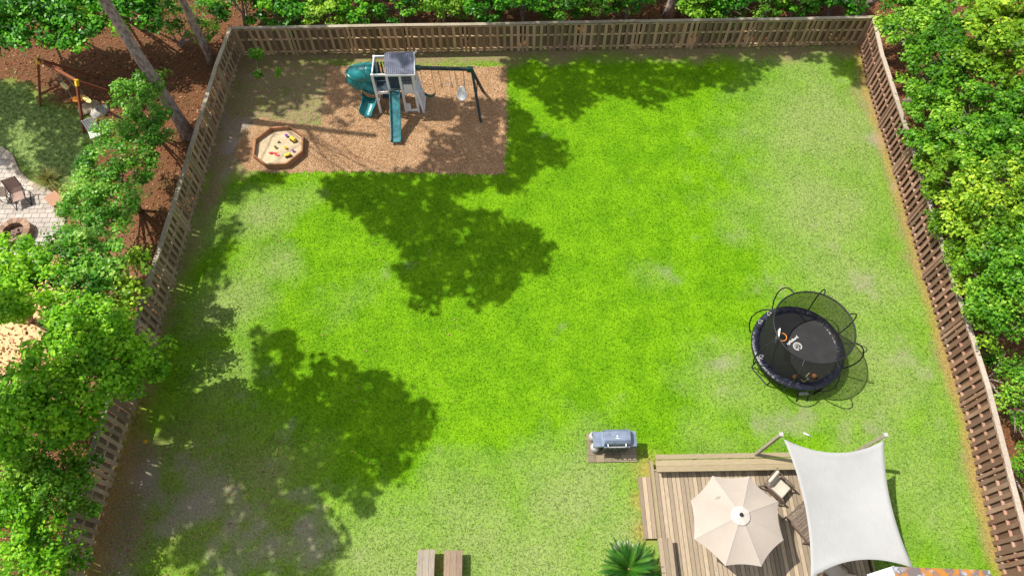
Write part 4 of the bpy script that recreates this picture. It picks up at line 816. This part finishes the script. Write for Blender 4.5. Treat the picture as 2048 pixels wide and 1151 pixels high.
# swing set next door
NS_ = thing('swing_frame', 'brown timber swing frame with yellow corner brackets in the neighbouring yard', 'swing set', (-19.6, 23.2, 0))
ta, tb = at(76, 119, 2.2), at(153, 162, 2.2); mb = MB(); mb.bar(ta, tb, .12, .12); mb.build('beam', M['play_brown'], NS_)
for top, ft in ((ta, at(81, 211)), (ta, (-19.4, 25.1, 0)), (tb, at(168, 266)), (tb, (-17.5, 23.7, 0))): mb = MB(); mb.bar(top, ft, .10, .10); mb.build('leg', M['play_brown'], NS_)
for top, f in ((ta, at(81, 211)), (tb, at(168, 266))):
    d = (f-top)/np.linalg.norm(f-top); mb = MB(); mb.bar(top-d*.06, top+d*.22, .125, .125, tint=.5); mb.build('bracket', M['yellow'], NS_)
mb = MB(); g0 = at(81, 211); m0 = ta+(g0-ta)*.75; mb.bar(m0, ta+(np.array([-19.4, 25.1, 0])-ta)*.75, .07, .07); mb.build('brace', M['play_brown'], NS_)
def oval_seat(px, py, z, rot, mat, label, nm='hanging_swing', a=.3, b=.11):
    c = at(px, py, z); t = thing(nm, label, 'swing', c, 0); mb = MB(); n_ = 20; vs = [(a*math.cos(q)*math.cos(rot)-b*math.sin(q)*math.sin(rot), a*math.cos(q)*math.sin(rot)+b*math.sin(q)*math.cos(rot)) for q in np.linspace(0, 6.283, n_, endpoint=False)]; mb.prism(vs, -.02, .02, .5); mb.build('seat', mat, t, local=True)
    s_ = ((c-ta)[:2]@(tb-ta)[:2])/((tb-ta)[:2]@(tb-ta)[:2]); s_ = min(.92, max(.1, s_))
    for k in (-1, 1):
        q = ta+(tb-ta)*(s_+k*.07)-c; mb = MB(); mb.tube([(k*a*.8*math.cos(rot), k*a*.8*math.sin(rot), .02), tuple(q)], .01, 5); mb.build('rope', M['chain'], t, local=True)
oval_seat(129, 172, .75, -.75, M['paleyellow'], 'pale yellow oval swing seat under the middle of the brown beam'); oval_seat(174, 199, .75, -.7, M['paleyellow'], 'pale yellow oval swing seat next to the orange one')
oval_seat(158, 197, .6, .3, M['orange'], 'orange bucket-like swing seat near the right leg of the brown frame', a=.3, b=.2)
# rocks and white slatted seat
def rock(px, py, s, label, mat='rock'):
    c = at(px, py); t = []; mb = MB(); n_ = 9; prof = [(.0, .0)]; vs = []
    for j, (r_, z) in enumerate(((1, 0), (1.02, .25), (.8, .5), (.4, .66), (.0, .7))):
        for k in range(n_): a = 2*math.pi*k/n_; rr = r_*s*random.uniform(.8, 1.15); vs.append((rr*math.cos(a)*1.2, rr*math.sin(a)*.85, z*s*random.uniform(.85, 1.1)))
    mb.add(vs, [(j*n_+k, j*n_+(k+1) % n_, (j+1)*n_+(k+1) % n_, (j+1)*n_+k) for j in range(4) for k in range(n_)]); o = mb.build('garden_rock', M[mat], smooth=True); o.location = tuple(c); o.rotation_euler = (0, 0, random.random()*3); return tag(o, label, 'rock')
rock(181, 217, .42, 'tan garden rock below the yellow swing seats', 'rock_tan'); rock(200, 225, .36, 'grey garden rock at the edge of the leafy shrub')
c = at(190, 266, .35); WS = thing('slatted_chair', 'white slatted garden chair half under the leafy shrub', 'chair', (c[0], c[1], 0), .5)
mb = MB(); [mb.box((0, -.22+i*.09, .36), (.5, .06, .02), tint=.5) for i in range(6)]; mb.build('seat', M['white'], WS, local=True)
mb = MB(); [mb.bar((-.22+i*.088, .27, .38), (-.22+i*.088, .42, .85), .06, .02, tint=.5) for i in range(6)]; mb.build('backrest', M['white'], WS, local=True)
for sx in (-1, 1):
    for sy in (-1, 1): mb = MB(); mb.box((sx*.22, sy*.2, .175), (.05, .05, .35)); mb.build('leg', M['white'], WS, local=True)

# ---------------------------------------------------------------- foliage
M['lf_maple'] = leafmat('broad_bright_leaves', (.05, .18, .006), (.19, .50, .014), (.42, .72, .04))
M['lf_myrtle'] = leafmat('myrtle_leaves', (.04, .17, .012), (.15, .42, .025), (.45, .66, .14), .38, .4)
M['lf_dark'] = leafmat('dark_hedge_leaves', (.016, .085, .006), (.07, .31, .014), (.24, .58, .025), .3, .35)
M['lf_yellow'] = leafmat('yellow_green_leaves', (.07, .17, .008), (.19, .38, .016), (.50, .66, .06), .35)
M['lf_mid'] = leafmat('fresh_green_leaves', (.045, .16, .008), (.13, .355, .016), (.38, .60, .06), .35)
M['lf_pine'] = leafmat('pine_needles', (.02, .05, .012), (.05, .12, .02), (.1, .2, .04), .2)
def leaves(cen, rad, n, L, up=1., shell=.0):
    """n leaf blades in an ellipsoid; returns verts, tint"""
    d = rng.normal(size=(n, 3)); d /= np.linalg.norm(d, axis=1)[:, None]; r = rng.random(n)**.45
    p = np.array(cen)+d*r[:, None]*np.array(rad)
    nrm = d*.7+rng.normal(size=(n, 3))*.45; nrm[:, 2] += up; nrm /= np.linalg.norm(nrm, axis=1)[:, None]
    u = np.cross(nrm, rng.normal(size=(n, 3))); u /= np.linalg.norm(u, axis=1)[:, None]; v = np.cross(nrm, u)
    l = (L*rng.uniform(.6, 1.25, n))[:, None]; wv = l*.32
    V = np.stack([p-u*l*.5, p+v*wv-u*l*.05+nrm*l*.08, p+u*l*.5, p-v*wv-u*l*.05+nrm*l*.08], 1)
    return V, p
def build_leaves(name, clumps, L, n_per, mat, parent, up=1.):
    VA = []; TA = []
    for cc_ in clumps:
        c, r = cc_[:2]; ct = rng.normal(0, .19)+(cc_[2] if len(cc_) > 2 else 0); n = int(n_per*rng.uniform(.7, 1.3)); V, p = leaves(c, r, n, L, up); t = np.clip(.42+ct+rng.normal(0, .2, n), 0, 1); VA.append(V); TA.append(np.repeat(t, 4))
    V = np.concatenate(VA); n = len(V); return npmesh(name, V.reshape(-1, 3), np.arange(4*n).reshape(n, 4), np.concatenate(TA), mat, parent, base=parent.location)
def inframe(p, mgn=40):
    c = ROT.T@(np.array(p)-CAM); x = CX+F*c[0]/-c[2]; y = CY-F*c[1]/-c[2]; return c[2] < -.5 and -mgn < x < 2048+mgn and -mgn < y < 1151+mgn
def plant(name, label, cat, blobs_, mat, L=.15, dens=9, n_per=60, base=None, trunkr=.09, group=None, cr=.36, limbs=True, part='crown', low=-.2, avoid=None):
    """blobs_: (centre, radii) ellipsoids; foliage clumps sit over their outer shells, limbs lead to them"""
    b0 = np.array(blobs_[0][0]); base = (b0[0], b0[1], 0) if base is None else base; T_ = thing(name, label, cat, base, 0, group); cl = []
    for c, r in blobs_:
        c = np.array(c, float); r = np.array(r if hasattr(r, '__len__') else (r, r, r*.8), float); k = int(.84*dens*(r[0]*r[1]*1.2+r[0]*r[2])); bt = rng.normal(0, .13)
        for i in range(k):
            d = rng.normal(size=3); d /= np.linalg.norm(d)
            if d[2] < low: d[2] = abs(d[2])*.3
            q = c+d*r*rng.uniform(.62, 1.06)
            if q[2] < .15: q[2] = .15+rng.random()*.4
            if avoid is not None and avoid(q): continue
            s = cr*rng.uniform(.6, 1.3); cl.append((q, (s, s, s*.55), bt))
    build_leaves(part, cl, L, n_per, mat, T_)
    if limbs:
        mb = MB()
        bx = np.array([base[0], base[1], 0.]); 
        for c, r in blobs_:
            c = np.array(c, float); rr = np.max(r); md = bx+(c-bx)*.55+np.array([random.uniform(-.1, .1), random.uniform(-.1, .1), .1*rr])
            mb.tube([bx+[0, 0, -.05], bx+(c-bx)*.2+[0, 0, .1], md, c], [trunkr, trunkr*.85, trunkr*.6, trunkr*.4], 7)
            for k in range(5):
                d = rng.normal(size=3); d[2] = abs(d[2])*.6; d /= np.linalg.norm(d); e = c+d*np.array(r if hasattr(r, '__len__') else (r, r, r))*.85; mb.tube([md, (md+e)/2+rng.normal(0, .08, 3), e], [trunkr*.4, trunkr*.25, trunkr*.1], 5)
        mb.build('trunk', M['bark'], T_, smooth=True)
    return T_
def pb(px, py, z, r, rz=None): c = at(px, py, z); return (tuple(c), (r, r, rz if rz else r*.75))
noyard = lambda m_: (lambda q: (sdist(yard, np.array([q[0]]), np.array([q[1]]))[0] < -m_))
# right side trees
plant('leafy_tree', 'dark fresh-green leafy tree filling the corner right of the back fence', 'tree', [pb(1800, 20, 2.2, .95), pb(1830, 75, 2.6, 1.2), pb(1880, 25, 3.2, 1.3), pb(1880, 115, 3.0, 1.35), pb(1845, 170, 2.3, .95), pb(1915, 165, 3.2, 1.1), pb(1785, 55, 1.6, .7), pb(1925, 80, 3.6, 1.2)], M['lf_mid'], .155, 15, 72, base=(*at(1880, 150)[:2], 0), avoid=noyard(.1))
plant('leafy_tree', 'tall bright yellow-green tree at the top right corner of the photo', 'tree', [pb(1985, 55, 5.2, 1.3), pb(2040, 100, 5.2, 1.3), pb(2050, 10, 5.5, 1.4), pb(1955, 115, 4.6, .9), pb(2000, 140, 4.6, .9), pb(1965, 20, 4.8, .8)], M['lf_yellow'], .18, 14, 70, base=(*at(2020, 150)[:2], 0))
plant('leafy_tree', 'large green tree leaning over the upper right fence, below the bright corner tree', 'tree', [pb(1865, 225, 2.3, 1.05), pb(1850, 285, 2.0, .85), pb(1900, 280, 2.8, 1.2), pb(1925, 225, 3.3, 1.2), pb(1985, 210, 4.0, 1.4), pb(1960, 290, 3.6, 1.3), pb(2025, 285, 4.2, 1.4), pb(2055, 215, 4.3, 1.2)], M['lf_mid'], .145, 16, 74, base=(*at(1990, 330)[:2], 0), avoid=noyard(.5))
plant('leafy_tree', 'yellow-green tree pressing over the right fence at mid height of the photo', 'tree', [pb(1866, 345, 1.9, .8), pb(1885, 405, 2.0, .85), pb(1925, 360, 2.9, 1.15), pb(1940, 440, 2.8, 1.1), pb(1985, 390, 3.8, 1.3), pb(2045, 370, 4.2, 1.3), pb(2005, 460, 3.6, 1.2), pb(1915, 470, 2.1, .8)], M['lf_yellow'], .14, 16, 74, base=(*at(2000, 470)[:2], 0), avoid=noyard(.5))
plant('leafy_tree', 'mixed green tree beyond the right fence, level with the trampoline', 'tree', [pb(2015, 525, 3.6, 1.2), pb(1970, 555, 2.8, 1.1), pb(2055, 560, 3.6, 1.2), pb(1995, 615, 2.6, 1.05), pb(2045, 635, 2.8, 1.), pb(2060, 470, 3.8, 1.0)], M['lf_mid'], .14, 16, 72, base=(*at(2010, 620)[:2], 0), avoid=noyard(.3))
plant('leafy_shrub', 'olive-yellow shrub against the right fence above the bare soil gap', 'shrub', [pb(1928, 515, 2.0, .7), pb(1945, 565, 2.0, .75), pb(1958, 620, 1.9, .7), pb(1978, 655, 2.0, .7)], M['lf_yellow'], .12, 18, 72, base=(*at(1985, 620)[:2], 0), avoid=noyard(.3))
plant('leafy_shrub', 'small bright shrub outside the right fence, below the bare soil gap', 'shrub', [pb(2015, 730, 1.3, .75), pb(2045, 780, 1.3, .85), pb(2030, 830, 1.0, .55), pb(2052, 870, 1.2, .5)], M['lf_mid'], .12, 13, 60, trunkr=.05, avoid=noyard(-.1))
plant('leafy_shrub', 'low green shrub at the right edge beyond the lower fence', 'shrub', [pb(2062, 930, 1.2, .6), pb(2075, 1010, 1.2, .6)], M['lf_mid'], .12, 12, 60, trunkr=.05, avoid=noyard(-.1))
c = at(1985, 718, .3); FN = thing('palmetto', 'fan-leaved palmetto beside the right fence', 'plant', (c[0], c[1], 0)); strands('fronds', (c[0], c[1], .05), 60, .7, M['lf_dark'], FN, 1.1, .035)
# left side
plant('crape_myrtle', 'leafy multi-stem shrub tree between the pine trunk and the neighbouring swing frame', 'tree', [pb(300, 175, 2.4, .8), pb(260, 195, 2.7, .85), pb(305, 235, 2.6, .85), pb(245, 255, 2.9, .95), pb(290, 280, 2.8, .8)], M['lf_myrtle'], .13, 17, 66, base=(*at(310, 270)[:2], 0), trunkr=.06)
plant('crape_myrtle', 'leafy multi-stem shrub tree beside the patio, left of the fence', 'tree', [pb(215, 320, 3.0, 1.05), pb(270, 335, 2.6, .8), pb(180, 375, 3.0, .9), pb(235, 400, 2.9, 1.0), pb(165, 440, 3.0, .9), pb(225, 445, 2.8, .7), pb(145, 480, 2.8, .7), pb(140, 410, 2.6, .5)], M['lf_myrtle'], .13, 17, 66, base=(*at(280, 420)[:2], 0), trunkr=.07)
plant('leafy_tree', 'pale-flecked leafy tree below the patio, beside the fence', 'tree', [pb(165, 500, 3.6, .95), pb(215, 520, 3.6, .9), pb(110, 545, 3.8, .9), pb(165, 585, 4.0, 1.0)], M['lf_myrtle'], .15, 14, 64, base=(*at(240, 560)[:2], 0), trunkr=.09)
plant('leafy_tree', 'yellow-green tree leaning onto the left fence at mid height', 'tree', [pb(255, 545, 3.2, .8), pb(230, 600, 3.4, .9), pb(268, 595, 3.0, .6)], M['lf_yellow'], .15, 14, 64, base=(*at(290, 640)[:2], 0))
plant('maple_tree', 'bright broad-leaved tree at the left edge beside the fire pit', 'tree', [pb(20, 550, 4.5, 1.0), pb(62, 590, 4.6, .9), pb(5, 610, 4.8, .8), pb(30, 515, 4.2, .75), pb(80, 540, 4.2, .7)], M['lf_maple'], .16, 12, 78, base=(*at(60, 640)[:2], 0), cr=.42)
plant('maple_tree', 'large bright broad-leaved tree spilling over the left fence onto the lawn', 'tree', [pb(190, 660, 4.8, 1.2), pb(250, 690, 4.2, 1.05), pb(300, 715, 3.8, .65), pb(120, 700, 5.0, 1.0), pb(205, 745, 4.6, 1.1), pb(130, 640, 5, .8), pb(270, 755, 3.8, .55)], M['lf_maple'], .15, 14, 95, base=(*at(230, 760)[:2], 0), trunkr=.16, cr=.42)
plant('maple_tree', 'broad-leaved tree with bright leaves at the left edge, lower half', 'tree', [pb(50, 790, 5.0, 1.1), pb(120, 795, 4.6, 1.0), pb(30, 860, 4.6, 1.0), pb(150, 835, 3.8, .7), pb(165, 870, 3.0, .5)], M['lf_maple'], .155, 14, 90, base=(*at(120, 860)[:2], 0), trunkr=.14, cr=.42)
plant('leafy_shrub', 'dense fine-leaved bush against the lower left fence', 'shrub', [pb(105, 930, 3.0, .85), pb(70, 980, 3.2, .95), pb(130, 985, 2.8, .75), pb(165, 920, 2.6, .5), pb(40, 930, 3.4, .9), pb(170, 1000, 2.2, .45)], M['lf_mid'], .12, 16, 80, base=(*at(120, 980)[:2], 0))
plant('leafy_shrub', 'dense bush in the bottom left corner', 'shrub', [pb(40, 1060, 3.0, .95), pb(95, 1080, 2.6, .75), pb(60, 1140, 2.8, .9), pb(135, 1140, 2.0, .5), pb(10, 1010, 3.4, .9)], M['lf_maple'], .13, 16, 78, base=(*at(110, 1090)[:2], 0))
# woodland edge behind the neighbour and behind the back fence
plant('leafy_tree', 'dark broad-leaved tree in the top left corner', 'tree', [pb(60, 40, 3.2, 1.6), pb(150, 55, 3., 1.3), pb(10, 0, 3.6, 1.6), pb(100, -10, 3.6, 1.6), pb(20, 70, 2.6, .9)], M['lf_dark'], .19, 12, 60, base=(*at(90, 40)[:2], 0), cr=.5)
plant('leafy_tree', 'dark broad-leaved tree between the top left corner and the tall leaning pine trunk', 'tree', [pb(180, 20, 3.2, 1.3), pb(270, 30, 2.8, 1.2), pb(310, 15, 2.8, 1.1), pb(230, -20, 3.4, 1.4)], M['lf_dark'], .18, 12, 60, base=(*at(240, 30)[:2], 0), cr=.45)
plant('leafy_shrub', 'sparse dark shrub just left of the back fence corner', 'shrub', [pb(330, 40, 1.6, .9), pb(375, 60, 1.2, .8), pb(425, 60, 1.1, .7), pb(420, 20, 1.6, .9)], M['lf_dark'], .13, 10, 45, trunkr=.05, avoid=noyard(-.2))
hedge = [(470, 'lf_dark', 'dark shrub behind the left end of the back fence'), (560, 'lf_dark', 'dark glossy shrub behind the back fence above the small sapling'), (640, 'lf_mid', 'brighter lime-tipped shrub behind the back fence, left of the playset roof'), (720, 'lf_dark', 'broad-leaved shrub behind the fence just left of the playset'), (800, 'lf_dark', 'deep green shrub behind the fence straight above the playset roof'),
         (880, 'lf_mid', 'rounded green shrub behind the fence above the swing beam'), (960, 'lf_dark', 'long-leaved dark shrub behind the fence above the egg swing'), (1040, 'lf_dark', 'shaded shrub behind the fence right of the play area'), (1125, 'lf_mid', 'bright green rounded shrub behind the middle of the back fence'), (1200, 'lf_mid', 'light green bush behind the back fence, right of the bright rounded shrub'), (1270, 'lf_dark', 'dark shrub left of the straight pine trunk behind the fence'),
         (1395, 'lf_mid', 'fresh green bush just right of the straight pine trunk'), (1470, 'lf_dark', 'dark green bush two bushes right of the straight pine trunk'), (1550, 'lf_mid', 'bright lobed bush behind the right third of the back fence'), (1620, 'lf_dark', 'shaded bush behind the back fence near the pale bare stem'), (1690, 'lf_dark', 'dark bush behind the back fence at its right corner')]
for i, (px, mt, lb) in enumerate(hedge):
    z = random.uniform(1.1, 1.9); dx = random.uniform(-8, 8)
    def beyond(q): return q[1] < 26.6
    c = at(px+dx, 22, z); bl = [((c[0], max(c[1], 27.9), z), (1.15, .95, 1.1)), ((c[0]+random.uniform(-.5, .5), max(c[1], 27.9)+1.5, z+.7), (1.2, 1.1, 1.2)), ((c[0]+random.uniform(-.6, .6), 31.2, z+1.2), (1.3, 1.2, 1.5))]
    if 1290 < px < 1400: pass
    plant('hedge_shrub', lb, 'shrub', bl, M[mt], random.choice((.14, .17, .2)), 16, 64, trunkr=.06, avoid=beyond, low=-.6)
# sapling in the corner of the yard
sb = at(541, 181); SG = thing('sapling', 'thin young sapling with three leafy tufts in the back left corner', 'tree', sb)
mb = MB(); tt = [at(512, 106, 1.5), at(516, 150, 1.0), at(552, 146, .7)]; mb.tube([sb, (sb+tt[1])/2+[0, 0, .15], tt[1], tt[0]], [.02, .016, .012, .006], 6); mb.tube([(sb*.7+tt[0]*.3), tt[2]], [.01, .006], 5); mb.build('trunk', M['bark'], SG)
build_leaves('crown', [(tt[0]+rng.normal(0, .12, 3), (.25, .25, .2)) for _ in range(6)]+[(tt[1]+rng.normal(0, .08, 3), (.22, .22, .15)) for _ in range(3)]+[(tt[2]+rng.normal(0, .06, 3), (.12, .22, .12)) for _ in range(2)], .13, 60, M['lf_mid'], SG)

# tall trees: trunks seen where they enter the picture, crowns above the frame that shade the yard
def lift(px, py, h): g_ = at(px, py); return np.array([g_[0]-SX*h, g_[1]-SY*h, h])
def inpoly(poly, x, y):
    r = False; n_ = len(poly)
    for i in range(n_):
        (ax, ay), (bx, by) = poly[i], poly[(i+1) % n_]
        if (ay > y) != (by > y) and x < (bx-ax)*(y-ay)/(by-ay)+ax: r = not r
    return r
def tall_tree(label, trunk, tr, shade, h0, h1, mat=None, name='pine_tree', L=.34, npc=26, cs=.5):
    """trunk: 3D points; shade: list of (ground polygon the crown shades, cover 0..1)"""
    T_ = thing(name, label, 'tree', (trunk[0][0], trunk[0][1], 0)); mb = MB(); pts = [np.array(p, float) for p in trunk]; n_ = len(pts)
    P_ = []
    for a, b in zip(pts, pts[1:]):
        for k in range(6): t = k/6; P_.append(a+(b-a)*t+np.array([math.sin(k*1.3+a[2])*.03, math.cos(k*2.1+a[2])*.03, 0]))
    P_.append(pts[-1]); N_ = len(P_)
    mb.tube(P_, [tr*(1.25 if i == 0 else 1)*(1-.55*i/(N_-1)) for i in range(N_)], 14, tint=.5); mb.build('trunk', M['bark'], T_, smooth=True)
    cl = []; ends = []; boxes = []
    for poly, cover in shade:
        xs = [p[0] for p in poly]; ys = [p[1] for p in poly]; y = min(ys)
        while y < max(ys):
            x = min(xs); sc = 38-.0*y; stp = 16+y*.010
            while x < max(xs):
                qx = x+random.uniform(-.5, .5)*stp; qy = y+random.uniform(-.5, .5)*stp*.8
                if inpoly(poly, qx, qy):
                    nz_ = float(fbm(np.array([qx]), np.array([qy]), 60, 7)[0])
                    if nz_ < cover*.66+.18 or cover >= .97:
                        h = h0+(h1-h0)*(.5+.5*math.sin(qx*.013+qy*.02))*random.uniform(.7, 1); q = lift(qx, qy, h)
                        if not inframe(q, 110): cl.append((q, (cs*random.uniform(.55, 1.2),)*2+(.3,))); 
                x += stp
            y += stp*.8
    if cl:
        build_leaves('crown', cl, L, npc, mat or M['lf_pine'], T_)
        mb = MB(); top = pts[-1]; 
        for k in range(0, len(cl), 22):
            e = cl[k][0]; zf = max(.55, min(.98, (e[2]-2.5)/top[2])); j = int(zf*(N_-1)); s0 = P_[j]; mdl = (s0+e)/2+np.array([0, 0, -.3])
            if inframe(mdl, 30) or inframe(s0, 0): s0 = P_[-2]; mdl = (s0+e)/2+np.array([0, 0, .3])
            if inframe(mdl, 20): continue
            mb.tube([s0, mdl, e], [.028, .02, .01], 5)
        if mb.v: mb.build('limbs', M['bark'], T_)
    return T_
S1 = [(640, 350), (760, 345), (880, 350), (1000, 352), (960, 385), (890, 392), (930, 425), (1000, 432), (1060, 455), (1112, 495), (1100, 550), (1060, 535), (1030, 560), (1030, 590), (960, 605), (925, 570), (890, 590), (860, 620), (828, 605), (830, 570), (790, 560), (800, 500), (765, 465), (715, 430), (650, 400)]
S2 = [(1012, 195), (1050, 215), (1075, 262), (1120, 285), (1135, 318), (1080, 335), (1045, 390), (1000, 385), (985, 350), (1012, 345)]
S2b = [(850, 215), (1012, 195), (1012, 350), (840, 345), (880, 290), (840, 250)]
S2d = [(650, 120), (745, 110), (745, 240), (700, 250), (650, 235)]
S2c = [(455, 100), (650, 100), (650, 160), (600, 220), (500, 215), (490, 330), (410, 345)]
S3 = [(1012, 95), (1560, 92), (1548, 135), (1500, 178), (1465, 182), (1430, 160), (1380, 185), (1330, 195), (1300, 222), (1270, 190), (1200, 190), (1160, 235), (1105, 230), (1070, 195), (1012, 160)]
S4 = [(1560, 92), (1722, 84), (1728, 180), (1700, 160), (1650, 118), (1580, 112)]
S5 = [(640, 718), (700, 722), (735, 748), (770, 758), (800, 785), (850, 797), (872, 850), (842, 872), (850, 905), (800, 925), (790, 965), (735, 940), (700, 965), (660, 900), (640, 860), (655, 800), (630, 760)]
S11 = [(500, 655), (560, 655), (605, 700), (590, 745), (635, 765), (655, 830), (650, 890), (700, 965), (780, 965), (730, 1030), (665, 1070), (692, 1095), (655, 1160), (340, 1160), (360, 1000), (420, 900), (500, 860), (515, 760)]
S9 = [(262, 830), (290, 835), (265, 940), (225, 1100), (190, 1095), (230, 932)]
S12 = [(325, 770), (400, 765), (425, 860), (350, 890), (315, 850)]
S6 = [(400, 345), (570, 345), (560, 362), (490, 395), (470, 470), (450, 540), (430, 600), (400, 620), (400, 500), (410, 420)]
S8 = [(487, 110), (520, 115), (480, 230), (455, 330), (417, 329), (444, 235), (469, 148)]
S7 = [(-60, 130), (100, 190), (180, 230), (200, 300), (150, 350), (60, 350), (-60, 290)]
p1b = at(380, 275); p1m = at(205, -5, 5.8)
tall_tree('tall pine with thick brown trunk leaning across the upper left, rooted beside the left fence', [p1b, p1m, p1m+[.3, .9, 11]], .27, [(S1, 1.0), (S6, .75), (S8, .97)], 14.5, 18)
p2b = at(424, 125); p2m = at(363, -5, 4.3)
tall_tree('thinner pine trunk rising just left of the back fence corner', [p2b, p2m, p2m+[.5, .5, 11]], .19, [(S2, .9), (S2b, .72), (S2d, .45), (S2c, .8)], 14, 17)
p3b = (8.05, 28.6, 0); p3m = at(1346, -5, 2.5)
tall_tree('straight grey-brown pine trunk behind the right half of the back fence', [p3b, (8.1, 28.75, 4), (8.0, 29.2, 17)], .27, [(S4, .95)], 14, 17)
p4b = at(1722, 30, .3); tall_tree('dark leaning trunk just behind the right end of the back fence', [(p4b[0], p4b[1]+.3, 0), at(1752, -6, 1.6), (19.5, 33, 8), (19.8, 34, 14)], .21, [], 12, 15, name='leaning_tree')
tall_tree('pale slender bare stem behind the right end of the back fence', [(*at(1700, 30, .4)[:2], 0), at(1716, -5, 2.2), (17.6, 32, 7)], .07, [], 12, 15, name='leaning_tree')
tall_tree('tall spreading tree behind the back fence whose crown is above the photo', [(.5, 33.2, 0), (.2, 32.6, 8), (-2, 30, 17)], .28, [(S3, .97)], 13.5, 16.5, name='shade_tree')
tall_tree('tall shade tree beyond the lower left bushes whose crown is above the photo', [(-21.5, 9.5, 0), (-21, 9.5, 8), (-19, 9.5, 16)], .3, [(S5, .99), (S11, .74), (S9, .97), (S12, .97)], 12.5, 16, name='shade_tree')
tall_tree('tall tree beyond the neighbouring lawn whose crown is above the photo', [(-29, 25, 0), (-29, 25, 14)], .25, [(S7, .78)], 12, 15, name='shade_tree')
a_, b_ = at(1850, 160, 1.0), at(1880, 125, 2.4); tall_tree('short brown trunk leaning among the upper right foliage', [(a_[0]-.5, a_[1]-.4, 0), a_, b_], .17, [], 3, 4, name='leaning_tree')
